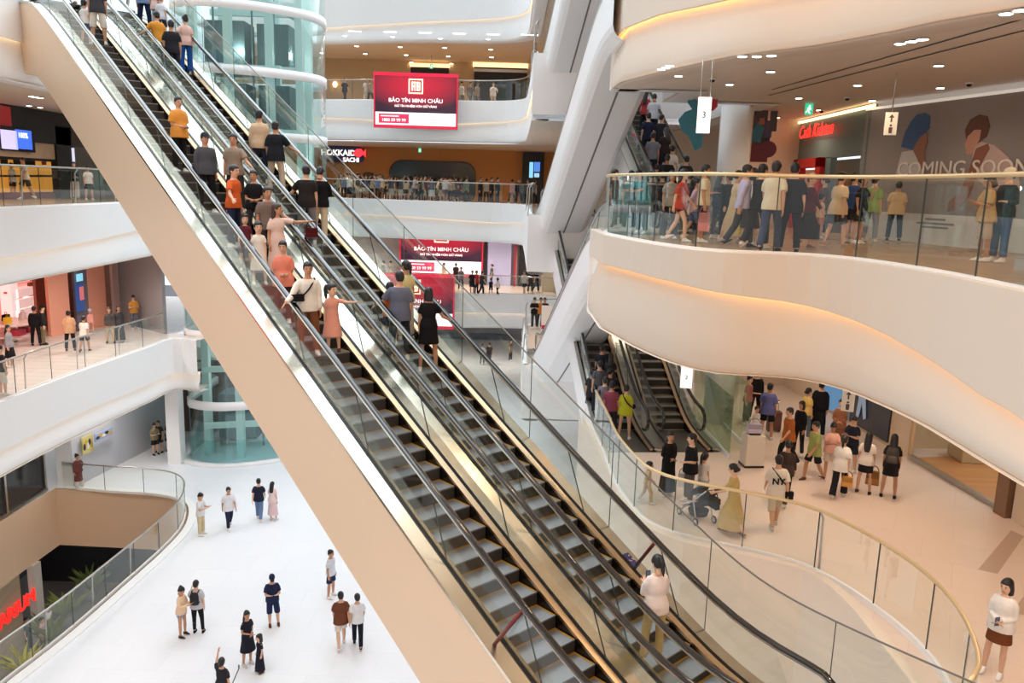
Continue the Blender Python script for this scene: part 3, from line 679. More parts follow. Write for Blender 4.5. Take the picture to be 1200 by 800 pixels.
        mb = MB(); mb.box((.62, (qlow-.1)/2-.0, -.0), (1.4, -qlow-.1, .03)); mb.build('landing_plate', mat('landing_plate', (110, 108, 104), .35, .8), e, rel=True)
        mb = MB(); mb.box((.62, s.run+qtop/2+.2, s.R), (1.4, qtop-.2, .03)); mb.build('landing_plate', MATS['landing_plate'], e, rel=True)
    def nose(s, q): u = smax(s.m*q, .5); return s.R-smax(s.R-u, .5)
    def world(s, a, q, h=0):
        dh = V((sin(s.head), cos(s.head), 0)); n = V((cos(s.head), -sin(s.head), 0)); return s.K+n*a+dh*q+V((0, 0, s.nose(q)+h))
    def snap(s, a, q):                   # a place on a tread
        k = floor(q/.4); dh = V((sin(s.head), cos(s.head), 0)); n = V((cos(s.head), -sin(s.head), 0)); return s.K+n*a+dh*q+V((0, 0, s.nose(k*.4)))
    def headspot(s, x, y, H):            # where somebody H tall stands whose head top shows at (x, y)
        best = None
        q = -1.0
        while q < s.run+1:
            a = .15
            while a < 1.1:
                P = s.snap(a, q)+V((0, 0, H)); u = pix(P); e = (u[0]-x)**2+(u[1]-y)**2
                if best is None or e < best[0]: best = (e, a, q)
                a += .05
            q += .1
        return s.snap(best[1], best[2])
HM = radians(-43.244); nM = V((cos(HM), -sin(HM)))
KM = V((1.327, 8.764))
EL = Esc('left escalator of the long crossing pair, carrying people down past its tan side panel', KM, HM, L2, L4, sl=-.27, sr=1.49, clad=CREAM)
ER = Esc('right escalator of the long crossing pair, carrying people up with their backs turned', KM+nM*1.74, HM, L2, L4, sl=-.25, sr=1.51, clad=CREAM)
# tall glass screen along the right escalator
def screen():
    e = empty('glass_screen', ER.world(1.55, 6), 0, 'tall clear glass screen along the outer side of the right escalator', 'glass screen')
    qs = [-3.2+i*(26.2/13) for i in range(14)]; S0 = 1.53
    for a, b in zip(qs, qs[1:]):
        mb = MB(); qq = [a+.012+(b-a-.024)*t/5 for t in range(6)]
        dn = V((cos(HM), -sin(HM), 0))*.006
        mb.grid([[ER.world(S0, q, .03)-dn, ER.world(S0, q, 1.55)-dn, ER.world(S0, q, 1.55)+dn, ER.world(S0, q, .03)+dn] for q in qq], 0, False, True, True)
        mb.build('glass_panel', GL, e)
    mb = MB(); mb.tube([ER.world(S0, -3.2+26.2*i/90, 1.56) for i in range(91)], .014, 8); mb.build('top_rail', mat('grey_edge', (122, 118, 112), .4, .4), e)
    for q in qs[1:-1]: mb = MB(); mb.tube([ER.world(S0, q, .05), ER.world(S0, q, 1.55)], .008, 6); mb.build('joint_strip', JOINT, e)
screen()
# maroon guard bars between handrail and deck
MAROON = mat('maroon_bar', (112, 38, 36), .4)
def nearest_q(E_, a, h, x, y): return min((hypot(pix(E_.world(a, i*.05, h))[0]-x, pix(E_.world(a, i*.05, h))[1]-y), i*.05) for i in range(-20, 260))[1]
for E_, s0, s1, t, b_ in ((ER, 1.24, 1.38, (770, 633), (748, 660)), (EL, 0, -.14, (605, 716), (577, 755))):
    mb = MB(); mb.tube([E_.world(s0, nearest_q(E_, s0, .93, *t), .92), E_.world(s1, nearest_q(E_, s1, .07, *b_), .07)], .03, 8); mb.build('guard_bar', MAROON, E_.e)
# safety sticker on the deck
q = min((hypot(pix(ER.world(1.36, i*.05, .08))[0]-745, pix(ER.world(1.36, i*.05, .08))[1]-652), i*.05) for i in range(0, 200))[1]
mb = MB(); mb.quad(ER.world(1.29, q-.13, .083), ER.world(1.43, q-.13, .072), ER.world(1.43, q+.13, .072), ER.world(1.29, q+.13, .083)); st = mb.build('safety_sticker', mat('sticker_purple', (74, 58, 120), .4), ER.e)
mb = MB(); c = ER.world(1.36, q, .081); mb.tube([c+V((.0, 0, .002))+V((cos(a)*.045, sin(a)*.045, sin(a+HM)*.0)) for a in [i*pi/5 for i in range(9)]], .008, 5); mb.ball(c+V((-.03, .07, .04)), .014, 6); mb.build('pictogram', mat('sticker_white', (235, 235, 240), .5), st)
# stacked escalators on the right: one set rising towards us ...
HA = radians(174); KA = V((2.45, 34.2))
for z0, lab in ((L2, 'white trussed escalator from second to third floor, lowest of three stacked over each other'), (L3, 'white trussed escalator from third to fourth floor, middle of three stacked over each other'), (L4, 'white trussed escalator above the fourth floor, topmost of three stacked over each other')):
    Esc(lab, KA, HA, z0, z0+6.2, sl=-.3, sr=1.56, drop=1.35, chamfer=1, clad=PLASTER2, steps=False, seam=True, group=None, glassm=GL, deckm=STEEL)
# ... and one set rising away from us
HB = radians(-6); nB = V((cos(HB), -sin(HB)))
KB = V((4.36, 24.4))
P2R = Esc('empty escalator with dark steps going up from the second floor beside the 2 sign', KB, HB, L2, L3, sl=-.3, sr=1.5, drop=1.2, clad=PLASTER2, deckm=STEEL)
P2L = Esc('escalator packed with people going up from the second floor behind the white truss', KB-nB*1.7, HB, L2, L3, sl=-.12, sr=1.38, drop=1.2, clad=PLASTER2, deckm=STEEL)
P3R = Esc('crowded escalator going up from the third floor deck beside the 3 sign', KB, HB, L3, L4, sl=-.3, sr=1.5, drop=1.2, clad=PLASTER2, deckm=STEEL)
# side glass screens at the foot of the empty escalator
railing('greenish glass screen beside the foot of the empty escalator', [V((6.2, 21.8)), V((6.05, 26.0))], L2, 1.75, rail=None, panel=3.2, glassm=glass('green_glass', (.80, .88, .80), .6))
railing('second greenish glass screen behind the foot of the empty escalator', [V((6.95, 22.6)), V((6.8, 27.0))], L2, 1.9, rail=None, panel=4, glassm=glass('green_glass', (.80, .88, .80), .6))
# ------------------------------------------------------------------ rooms behind the decks, shops, signs
def wallbox(name, a, b, z0, z1, th, mt, st=True, parent=None, label=None, cat=None):     # upright slab from a to b
    a = V(a); b = V(b); d = (b-a); mb = MB(); c = (a+b)/2; mb.box((c.x, c.y, (z0+z1)/2), (d.length, th, z1-z0), rz=atan2(d.y, d.x))
    o = mb.build(name, mt, parent)
    if st: struct(o)
    if label: tag(o, label, cat)
    return o
def panel(name, P0, P1, nrm, th, mt, parent=None, label=None, cat=None, z=None):     # flat thing between two opposite corners
    c = (P0+P1)/2; n = V(nrm).normalized(); x = V((0, 0, 1)).cross(n).normalized()
    w = abs((P1-P0).dot(x)); h = abs(P1.z-P0.z); mb = MB(); M = plate_mat(c, n)
    mb.plate([(-w/2, -h/2), (w/2, -h/2), (w/2, h/2), (-w/2, h/2)], M, th); o = mb.build(name, mt, parent)
    if label: tag(o, label, cat)
    return o, c, w, h
WALLW = mat('warm_wall', (214, 192, 168), .6, var=.02, scale=1); GREYW = mat('grey_wall', (150, 150, 152), .6); DARKW = mat('dark_shop', (28, 26, 28), .5)
REDSC = None
def redscreen():
    m = mat('red_screen', (150, 20, 40), .3); nt = m.node_tree; b = nt.nodes['Principled BSDF']; tc = nt.nodes.new('ShaderNodeTexCoord'); mp = nt.nodes.new('ShaderNodeMapping')
    mp.inputs['Location'].default_value = (-.5, -.5, -.75); g = nt.nodes.new('ShaderNodeVectorMath'); g.operation = 'LENGTH'; r = nt.nodes.new('ShaderNodeValToRGB')
    e = r.color_ramp.elements; e[0].color = lin((214, 20, 48)); e[0].position = .22; e[1].color = lin((44, 22, 38)); e[1].position = .85
    nt.links.new(tc.outputs['Generated'], mp.inputs[0]); nt.links.new(mp.outputs[0], g.inputs[0]); nt.links.new(g.outputs['Value'], r.inputs[0])
    nt.links.new(r.outputs[0], b.inputs['Emission Color']); b.inputs['Emission Strength'].default_value = 1.15; nt.links.new(r.outputs[0], b.inputs['Base Color']); return m
RED = redscreen(); REDF = mat('red_led', (205, 28, 62), .4, emit=.8); WHITEL = mat('white_led', (250, 246, 246), .4, emit=1.0); PINKL = mat('pink_led', (214, 48, 84), .4, emit=.8)
def billboard(label, x0, y0, x1, y1, Y, fr=.28, name='billboard', top=True):
    P0 = atY(x0, y1, Y); P1 = atY(x1, y0, Y); c = (P0+P1)/2; w = P1.x-P0.x; h = P1.z-P0.z
    e = empty(name, (c.x, c.y, P0.z), 0, label, 'billboard'); zc = c.z
    def bx(nm, xa, xb, za, zb, dep, yo, mt):
        mb = MB(); mb.box((c.x+w*((xa+xb)/2-.5), Y+yo, P0.z+h*(za+zb)/2), (w*(xb-xa), dep, h*(zb-za))); return mb.build(nm, mt, e)
    bx('back_box', 0, 1, 0, 1, .3, .16, DARKM)
    bx('screen', .02, .98, .29, .94, .03, -.005, RED); bx('white_band', .02, .98, .055, .285, .03, -.005, WHITEL)
    bx('frame', 0, 1, .94, 1, .06, -.01, REDF); bx('frame', 0, 1, 0, .05, .06, -.01, REDF); bx('frame', 0, .015, .05, .94, .06, -.01, REDF); bx('frame', .985, 1, .05, .94, .06, -.01, REDF)
    M = lambda fx, fz: face_mat(V((c.x+w*(fx-.5), Y-.03, P0.z+h*fz)), (0, -1, 0))
    g = mat('pale_gold_led', (255, 224, 196), .4, emit=1.2)
    lg = MB(); s = h*.135
    for a, b_, cc, d in ((-1, 1, .82, 1), (-1, 1, -1, -.82), (-1, -.82, -.82, .82), (.82, 1, -.82, .82), (-.6, -.36, -.6, .6), (-.6, .0, .42, .6), (-.2, .0, -.6, .6), (.14, .36, -.6, .6), (.14, .6, .42, .6), (.14, .6, -.09, .09), (.14, .6, -.6, -.42), (.46, .64, -.5, .5), (-.36, -.2, -.1, .08)):
        q = M(.5, .76).translation; lg.box((q.x+s*(a+b_)/2, Y-.03, q.z+s*(cc+d)/2), (s*(b_-a), .02, s*(d-cc)))
    lg.build('logo', g, e)
    text('BẢO TÍN MINH CHÂU', h*.098, WHITEL, M(.5, .5), e, bold=.004, sx=1.05); text('GIỮ TÍN NHIỆM HƠN GIỮ VÀNG', h*.054, WHITEL, M(.5, .40), e, bold=.003)
    bx('phone_panel', .06, .42, .085, .255, .02, -.03, PINKL)
    bx('small_print', .085, .30, .205, .222, .02, -.045, WHITEL)
    text('1800 59 99 99', h*.078, WHITEL, face_mat(V((c.x+w*(.24-.5), Y-.045, P0.z+h*.14)), (0, -1, 0)), e, bold=.004)
    for i, zz in enumerate((.21, .165, .12)): bx('small_print', .48, .92-.06*i, zz-.008, zz+.008, .02, -.03, mat('pale_pink_led', (232, 190, 200), .4, emit=.7))
    return e
billboard('lit red billboard hung on the white edge of the far fourth floor gallery', 438, 87, 537, 149, 51.0)
billboard('lit red billboard inside the shop window on the far second floor back wall', 468, 262, 567, 322, 60.9)
billboard('lit red billboard on the far second floor gallery edge, behind the slate tee man', 436, 322, 533, 383, 54.0)
# --- far galleries
YB = 61.0
wallbox('wall_back', (-22, YB+.2), (14, YB+.2), L4, 22.3, .2, mat('beige_curtain_wall', (196, 170, 132), .7, var=.06, scale=2))
ORANGE = mat('orange_wall', (196, 132, 62), .45)
wallbox('wall_back', (-22, YB+.2), (14, YB+.2), L3, 16.2, .2, ORANGE)
wallbox('wall_back', (-22, YB+.4), (14, YB+.4), L2, 10.1, .2, mat('pale_grey_wall', (176, 172, 174), .5))
wallbox('wall_back', (-34, 72), (14, 72), L1, 4.0, .2, mat('far_wall', (150, 148, 150), .5))
wallbox('wall_back', (-22, 64), (14, 64), L5, 32, .2, PLASTER)
SNAP = ('dark_opening', 'booth_body', 'lilac_panel', 'dark_passage', 'red_post', 'wall_panel', 'dark_shopfront', 'cream_column', 'dark_doorway', 'black_post', 'counter', 'counter_back')
def ybox(name, x0, y0, x1, y1, Y, dep, mt, parent=None, label=None, cat=None):
    P0 = atY(x0, y1, Y); P1 = atY(x1, y0, Y)
    if name in SNAP: P0.z = max(z for z in (L1, L2, L3, L4) if z < max(P0.z, 0)+1.2)+.006
    mb = MB(); mb.box(((P0.x+P1.x)/2, Y+dep/2, (P0.z+P1.z)/2), (abs(P1.x-P0.x), dep, abs(P1.z-P0.z))); o = mb.build(name, mt, parent)
    if label: tag(o, label, cat)
    return o
def sub(e_label, cat, P, name): return empty(name, P, 0, e_label, cat)
# fourth floor: dark shop fronts
for x0, x1, lab in ((481, 526, 'dark shop front above the upper red billboard'), (555, 618, 'dark fashion shop front right of the upper red billboard')):
    e = sub(lab, 'shop front', V((atY((x0+x1)/2, 120, YB).x, YB, L4)), 'storefront')
    ybox('dark_opening', x0, 78, x1, 122, YB-.08, .1, DARKW, e); ybox('lintel', x0-1, 75, x1+1, 78, YB-.14, .16, mat('warm_trim_light', (255, 214, 160), .5, emit=1.5), e)
    if x0 == 555: ybox('header_line', x0, 82, x1, 83.5, YB-.1, .04, STEEL, e)
for x, ht in ((581, 1.85), (541, 1.7)):       # mannequins in the window
    P = bysize(x, 95, 120, ht, L4); P.y = YB-.55; P.x = atY(x, 110, P.y).x
# wall lamp
P = atY(393, 99, YB); e = sub('small warm wall lamp on the far fourth floor curtain wall', 'wall lamp', P+V((0, -.05, 0)), 'wall_lamp'); mb = MB(); mb.ball(P+V((0, -.12, 0)), (.16, .1, .2), 10); mb.build('shade', mat('warm_glow', (255, 210, 150), .5, emit=6), e); mb = MB(); mb.box(P+V((0, .02, -.1)), (.1, .1, .3)); mb.build('bracket', STEEL, e)
# third floor: black window with rounded corners in the orange wall, sign, dark booth with screens
def rrect(w, h, r, n=6):
    out = []
    for cx, cy, a0 in ((w/2-r, h/2-r, 0), (-w/2+r, h/2-r, 90), (-w/2+r, -h/2+r, 180), (w/2-r, -h/2+r, 270)):
        out += [(cx+r*cos(radians(a0+90*i/n)), cy+r*sin(radians(a0+90*i/n))) for i in range(n+1)]
    return out
P0 = atY(457, 236, YB); P1 = atY(557, 191, YB); c = (P0+P1)/2; e = sub('long black shop window with rounded corners in the orange wall', 'shop window', V((c.x, YB, L3)), 'shop_window')
mb = MB(); mb.plate(rrect(P1.x-P0.x, P1.z-P0.z, .9), plate_mat(c+V((0, -.03, 0)), (0, -1, 0)), .12); mb.build('dark_glazing', mat('black_gloss', (14, 13, 14), .15), e)
mb = MB(); mb.plate(rrect(P1.x-P0.x+.16, P1.z-P0.z+.16, .96), plate_mat(c+V((0, .02, 0)), (0, -1, 0)), .1); mb.build('surround', mat('brown_trim', (96, 62, 36), .5), e)
mb = MB(); P = atY(432, 210, YB); mb.plate([(1.3*cos(a*pi/12), 1.9*sin(a*pi/12)) for a in range(13)], plate_mat(V((P.x, YB-.02, L3)), (0, -1, 0)), .1); tag(mb.build('arched_doorway', mat('brown_arch', (74, 52, 40), .6)), 'brown arched doorway in the orange wall under the blue sign', 'doorway')
P = atY(403, 181, YB-.3); e = sub('dark blue lit restaurant sign HOKKAIDO SACHI with a red fish mark', 'sign', P, 'shop_sign')
P0 = atY(379, 190, YB-.3); P1 = atY(426, 172, YB-.3); w_ = P1.x-P0.x; h_ = P1.z-P0.z
mb = MB(); mb.plate(rrect(w_, h_*.95, .4), plate_mat(P, (0, -1, 0)), .2); mb.build('sign_body', mat('sign_navy', (24, 26, 54), .4, emit=.4), e)
text('HOKKAIDO', .56, WHITEL, face_mat(P+V((-.15, -.13, .1)), (0, -1, 0)), e, bold=.02); text('SACHI', .42, WHITEL, face_mat(P+V((.55, -.13, -.38)), (0, -1, 0)), e, bold=.02)
mb = MB(); q = P+V((w_*.40, -.12, .12)); mb.plate([(-.5, 0), (-.2, .3), (.1, .32), (.28, .1), (.45, .3), (.45, -.3), (.25, -.08), (0, -.28), (-.3, -.22)], plate_mat(q, (0, -1, 0)), .05); mb.build('fish_mark', mat('red_neon', (240, 50, 60), .4, emit=1.6), e)
e = sub('black booth with a blue screen at the right end of the orange wall', 'booth', V((atY(625, 235, YB-.4).x, YB-.4, L3)), 'booth')
ybox('booth_body', 611, 179, 638, 236, YB-.5, .6, DARKW, e); ybox('screen', 620, 190, 625, 208, YB-.56, .06, mat('screen_cyan', (120, 190, 225), .3, emit=1.3), e); ybox('screen', 625.6, 190, 633, 201, YB-.56, .06, mat('screen_blue', (70, 120, 200), .3, emit=1.3), e); ybox('screen', 626, 203, 632, 207.5, YB-.56, .06, mat('screen_pale', (150, 190, 220), .3, emit=1.2), e)
# second floor back wall pieces
ybox('wall_panel', 567, 270, 571, 330, YB-.1, .3, DARKW, None, 'thin black post between the inner red billboard and the lilac wall', 'post')
ybox('lilac_panel', 571, 270, 600, 332, YB-.02, .2, mat('lilac_screen', (176, 172, 200), .4, emit=.35), None, 'pale lilac shop wall right of the inner red billboard', 'shop wall')
ybox('red_post', 602, 270, 606, 335, YB-.4, .5, mat('red_post', (190, 22, 48), .4), None, 'tall red post at the end of the lilac shop wall', 'post')
ybox('dark_passage', 607, 285, 633, 342, YB-.1, .2, DARKW, None, 'dark passage opening right of the red post', 'doorway')
ybox('cream_column', 634, 285, 664, 352, 58.0, .8, mat('cream_wall', (238, 226, 200), .5), None, 'pale cream column right of the dark passage', 'column')
# ground floor far shop
ybox('dark_shopfront', 505, 392, 600, 420, 71.5, .3, mat('dusk_glass', (96, 104, 120), .3), None, 'grey glass shop front under the far second floor gallery', 'shop front')
# ------------------------------------------------------------------ elevator tower
TW = smooth_path([(-15.7, 40.5), (-15.7, 38.6), (-15.3, 37.45), (-13.9, 37.0), (-12.3, 37.5), (-10.8, 38.5), (-9.75, 39.7), (-9.55, 41.4), (-10.2, 43.2), (-12, 44.2), (-14.8, 44.2), (-15.7, 42.5), (-15.7, 40.5)], .5)
e = empty('elevator_tower', (-12.6, 40.5, 0), 0, 'round teal glass elevator tower with white bands behind the escalators', 'elevator tower')
CT = V((-12.6, 40.6))
def band(path, z0, z1, off, th, mt, nm, cap=True):
    P = path; rows = []
    for p in P:
        d = (p-CT).normalized(); a = p+d*off; b = p+d*(off-th); rows.append([V((a.x, a.y, z0)), V((a.x, a.y, z1)), V((b.x, b.y, z1)), V((b.x, b.y, z0))])
    mb = MB(); mb.grid(rows, 0, True, True); return mb.build(nm, mt, e)
band(TW, -.0, 31, 0, .03, TEAL, 'glass_skin')
for z in (2.9, 6.3, 9.5, 12.6, 15.45, 18.25, 21.0, 24.3, 27.6): band(TW, z-.2, z+.2, .05, .12, PLASTER2, 'white_band')
band(TW, 0, .12, .45, .5, PLASTER2, 'base_ring')
band(TW, .12, 1.2, .02, .06, glass('teal_frost', (.80, .93, .93), .4), 'lower_glazing')
TEALP = mat('pale_teal_metal', (206, 230, 226), .4); TEALD = mat('shaft_dark', (88, 110, 112), .5)
for x, y in ((-14.9, 38.6), (-13.2, 38.3), (-11.6, 39.2), (-10.5, 40.3), (-14.9, 42.6), (-12.4, 43.2), (-10.6, 42.4)):
    mb = MB(); mb.box((x, y, 15.5), (.34, .34, 31)); mb.build('column', TEALP, e)
for i, z in enumerate([1.6+2.82*k for k in range(11)]):
    mb = MB(); mb.box((-12.7, 38.75, z), (4.6, .2, .28), rz=.28); mb.box((-12.7, 41.2, z), (4.6, .2, .28)); mb.box((-11.1, 40.4, z), (.2, 3.4, .28)); mb.build('cross_beam', TEALP, e)
for x, y, w_ in ((-13.9, 40.6, 1.9), (-11.8, 41.2, 1.5)):
    for z in (1.4, 16.6, 19.4):
        mb = MB(); mb.box((x, y, z+.2), (w_, 1.5, 2.3)); mb.build('lift_shaft_panel', TEALD, e)
for x in (-14.3, -13.6, -12.5, -11.5): mb = MB(); mb.tube([(x, 39.6, .2), (x, 39.6, 31)], .05, 6); mb.build('guide_rail', TEALD, e)
mb = MB(); mb.box((-13.9, 39.5, 8.9), (1.7, 1.4, 2.4)); c_ = mb.build('lift_car', mat('car_grey', (92, 100, 104), .4, .4), e)
# column next to the tower
mb = MB(); mb.box((-15.95, 37.2, 2.0), (.62, .62, 4.0)); struct(mb.build('column', PLASTER2))
# ------------------------------------------------------------------ left: third floor food shop
XL = -21.0
def xbox(name, x0, y0, x1, y1, X, dep, mt, parent=None, label=None, cat=None, kind=None):
    P0 = atX(x0, y1, X); P1 = atX(x1, y0, X); mb = MB()
    if name in SNAP: P0.z = L3
    mb.box((X+dep/2, (P0.y+P1.y)/2, (P0.z+P1.z)/2), (abs(dep), abs(P1.y-P0.y), abs(P1.z-P0.z))); o = mb.build(name, mt, parent)
    if label: tag(o, label, cat)
    return o
wallbox('wall_left', (XL-1.6, 8), (XL-1.6, 50), L3, 16.25, .2, mat('warm_dark_wall', (92, 72, 60), .6))
e = sub('food shop with black fascia, red corner panel and orange lit counter at upper left', 'shop front', V((XL, 34.5, L3)), 'storefront')
xbox('black_fascia', -30, 132, 82, 160, XL, -.3, DARKW, e); xbox('red_panel', -30, 125, 12, 152, XL+.05, -.2, mat('red_panel', (170, 28, 34), .4, emit=.15), e)
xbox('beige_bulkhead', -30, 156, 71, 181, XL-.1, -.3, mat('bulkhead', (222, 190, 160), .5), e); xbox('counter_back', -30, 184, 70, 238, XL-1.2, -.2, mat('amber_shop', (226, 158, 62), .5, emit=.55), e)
xbox('counter', -30, 225, 76, 240, XL-.2, -.5, mat('maroon_counter', (132, 52, 54), .4), e); xbox('black_post', 71, 150, 82, 240, XL, -.3, DARKW, e)
xbox('menu_light', -30, 181, 69, 184.5, XL-.15, -.2, DARKM, e)
for i, (x0, x1) in enumerate(((2, 9), (17, 24), (28, 41), (50, 54))): xbox('hanging_menu', x0, 186, x1, 193, XL-.9, -.05, DARKW if i != 3 else mat('red_menu', (200, 50, 40), .5), e)
for i in range(5): xbox('shelf', -5+16*i, 205, 8+16*i, 207, XL-1.1, .3, DARKM, e)
tv = sub('bright blue menu screen on the food shop bulkhead at upper left', 'screen', V((XL, 33.9, 14.3)), 'menu_screen')
xbox('bezel', 1, 151, 37, 176, XL-.02, .1, DARKM, tv)
xbox('picture', 2, 153.5, 19, 174, XL+.09, .02, mat('screen_lilac', (196, 188, 236), .3, emit=1.1), tv); xbox('picture', 19, 153.5, 36, 174, XL+.09, .02, mat('screen_royal', (60, 104, 220), .3, emit=1.1), tv)
text('100%', .32, WHITEL, face_mat(atX(27, 159, XL+.13), (1, 0, 0)), tv)
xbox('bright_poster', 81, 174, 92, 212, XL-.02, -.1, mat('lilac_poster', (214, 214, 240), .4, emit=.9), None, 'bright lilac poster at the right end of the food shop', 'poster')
xbox('dark_doorway', 92, 175, 120, 240, XL, -.1, mat('dim_wall', (120, 110, 104), .6), None, 'dim grey doorway beside the bright lilac poster', 'doorway')
# ------------------------------------------------------------------ left: second floor pink shop
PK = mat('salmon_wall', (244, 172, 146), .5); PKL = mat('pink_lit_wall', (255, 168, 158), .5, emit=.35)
LW = lambda y: -21.53+(y-34.5)*.29
def seg(x0, x1, mt, name='wall_left', off=0, z1=10.25, st=True, label=None, cat=None):
    # wall piece along the shop line between picture columns
    def hit(x):
        y = 33.0
        for _ in range(60):
            P = atX(x, 385, LW(y)); y += (P.y-y)*.5
        return V((LW(y), y))
    a = hit(x0); b = hit(x1); a.x += off; b.x += off
    return wallbox(name, a, b, L2, z1, .16, mt, st, None, label, cat)
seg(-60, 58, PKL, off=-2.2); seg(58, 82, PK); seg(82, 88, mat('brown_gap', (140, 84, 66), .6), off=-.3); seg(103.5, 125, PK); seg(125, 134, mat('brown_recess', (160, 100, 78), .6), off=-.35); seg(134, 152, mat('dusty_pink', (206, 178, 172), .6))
wallbox('wall_left', (-19.75, 40.4), (-16.4, 37.7), L2, 10.25, .16, GREYW)
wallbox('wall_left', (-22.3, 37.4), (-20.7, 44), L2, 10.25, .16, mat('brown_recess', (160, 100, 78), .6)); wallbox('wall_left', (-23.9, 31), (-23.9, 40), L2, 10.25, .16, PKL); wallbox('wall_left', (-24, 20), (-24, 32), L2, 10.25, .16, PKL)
ad = seg(88.5, 103, mat('ad_frame', (120, 116, 130), .4), 'ad_display', off=.05, st=False, label='tall lit blue advertising display between two salmon walls', cat='advertising display')
P0 = atX(89.5, 385, -20.4); P1 = atX(102, 318, -20.25)
def adp(y0, y1, x0, x1, mt, nm):
    A = atX(x0, y1, LW(38)-.06+.2); B = atX(x1, y0, LW(38)-.06+.2); mb = MB(); mb.box((A.x, (A.y+B.y)/2, (A.z+B.z)/2), (.03, abs(B.y-A.y), abs(B.z-A.z))); return mb.build(nm, mt, ad)
adp(319, 330, 90, 101.5, mat('ad_cyan', (130, 200, 224), .3, emit=1.0), 'ad_header'); adp(330, 366, 90, 101.5, mat('ad_blue', (46, 74, 128), .3, emit=.7), 'ad_picture'); adp(335, 352, 93.5, 98.5, mat('ad_coral', (240, 120, 100), .3, emit=.9), 'ad_figure')
for i in range(4): adp(337+i*6, 339+i*6, 99, 101.5, WHITEL, 'ad_stripe')
# shelves with bags inside the pink shop
XS = -23.6
sh = sub('pink lit wall shelf unit with four boards in the bag shop', 'shelf unit', V((XS, 34.2, L2)), 'shelf_unit')
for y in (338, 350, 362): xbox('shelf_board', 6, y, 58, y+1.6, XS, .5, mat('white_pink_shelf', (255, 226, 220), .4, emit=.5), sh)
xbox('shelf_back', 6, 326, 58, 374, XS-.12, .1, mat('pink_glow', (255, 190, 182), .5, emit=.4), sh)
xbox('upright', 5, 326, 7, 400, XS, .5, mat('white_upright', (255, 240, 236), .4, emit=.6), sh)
def bag(label, P, w_, h_, col, nrm, d_=.18, group=None, name='handbag', handle=True):
    e = empty(name, P, 0, label, 'bag', group); M = plate_mat(P+V((0, 0, h_/2)), nrm); mb = MB()
    mb.plate([(-w_/2, -h_/2), (w_/2, -h_/2), (w_*.42, h_*.42), (w_*.36, h_/2), (-w_*.36, h_/2), (-w_*.42, h_*.42)], M, d_); mb.build('bag_body', cloth(col), e, bevel=.012)
    if handle:
        mb = MB(); mb.tube([M @ V((w_*.22*cos(a*pi/8), 0, h_*.48+h_*.42*sin(a*pi/8))) for a in range(9)], .012, 6); mb.build('handle', cloth(tuple(int(v*.7) for v in col)), e)
    return e
pos = [((10, 347), (226, 150, 140), 'pale pink handbag on the upper shelf of the pink shop, leftmost'), ((22, 347), (236, 190, 184), 'blush handbag on the upper shelf of the pink shop, second from left'), ((37, 347), (170, 118, 80), 'tan handbag on the upper shelf of the pink shop'), ((55, 348), (30, 26, 28), 'black handbag on the upper shelf beside the salmon wall'),
       ((17, 360), (24, 22, 24), 'square black handbag on the middle shelf of the pink shop'), ((29, 360), (120, 72, 50), 'small brown handbag on the middle shelf between black and gold bags'), ((39, 360), (150, 112, 62), 'olive gold handbag on the middle shelf of the pink shop'), ((37, 336), (150, 100, 70), 'small brown bag on the top shelf of the pink shop'), ((46.5, 336), (32, 28, 30), 'black bag on the top shelf of the pink shop'), ((54, 336), (190, 130, 120), 'dusty rose bag on the top shelf by the salmon wall')]
for (x, y), c_, lab in pos:
    P = atX(x, y+2, XS+.25); zz = [atX(30, q, XS).z for q in (338, 350, 362)]; k_ = min(range(3), key=lambda i: abs(P.z-zz[i])); P.z = zz[k_]; big = 1.5 if 'square' in lab else 1
    bag(lab, P, .42*big, .30*big, c_, (1, 0, 0))
tb = sub('round tiered display table in the middle of the pink shop', 'display table', at(22, 400, L2)+V((-.4, 0, 0)), 'display_table'); q = at(22, 400, L2)+V((-.4, 0, 0))
mb = MB(); mb.rings([(q.x, q.y, L2+.80, 1.2, 1.2), (q.x, q.y, L2+.88, 1.2, 1.2)], 24); mb.build('table_top', mat('pink_white', (255, 226, 220), .3), tb); mb = MB(); mb.rings([(q.x, q.y, L2+.28, 1.0, 1.0), (q.x, q.y, L2+.34, 1.0, 1.0)], 24); mb.build('lower_tier', MATS['pink_white'], tb)
mb = MB(); mb.tube([(q.x, q.y, L2), (q.x, q.y, L2+.8)], .3, 16); mb.build('pedestal', MATS['pink_white'], tb)
for dx, dy, c_, lab in ((.3, -.5, (240, 200, 60), 'yellow handbag on the round display table'), (-.2, .2, (20, 20, 22), 'black handbag in the middle of the round display table'), (.2, .75, (236, 214, 208), 'cream handbag on the round display table')): bag(lab, V((q.x+dx, q.y+dy, L2+.88)), .4, .28, c_, (1, 0, 0))
for dx, dy, lab in ((.55, -.3, 'dark pink box under the round display table, nearer the shelves'), (.45, .55, 'dark pink box under the round display table, nearer the salmon wall')):
    mb = MB(); mb.box((q.x+dx, q.y+dy, L2+.47), (.5, .5, .26)); tag(mb.build('gift_box', mat('rose_box', (190, 60, 80), .5), bevel=.01), lab, 'box')
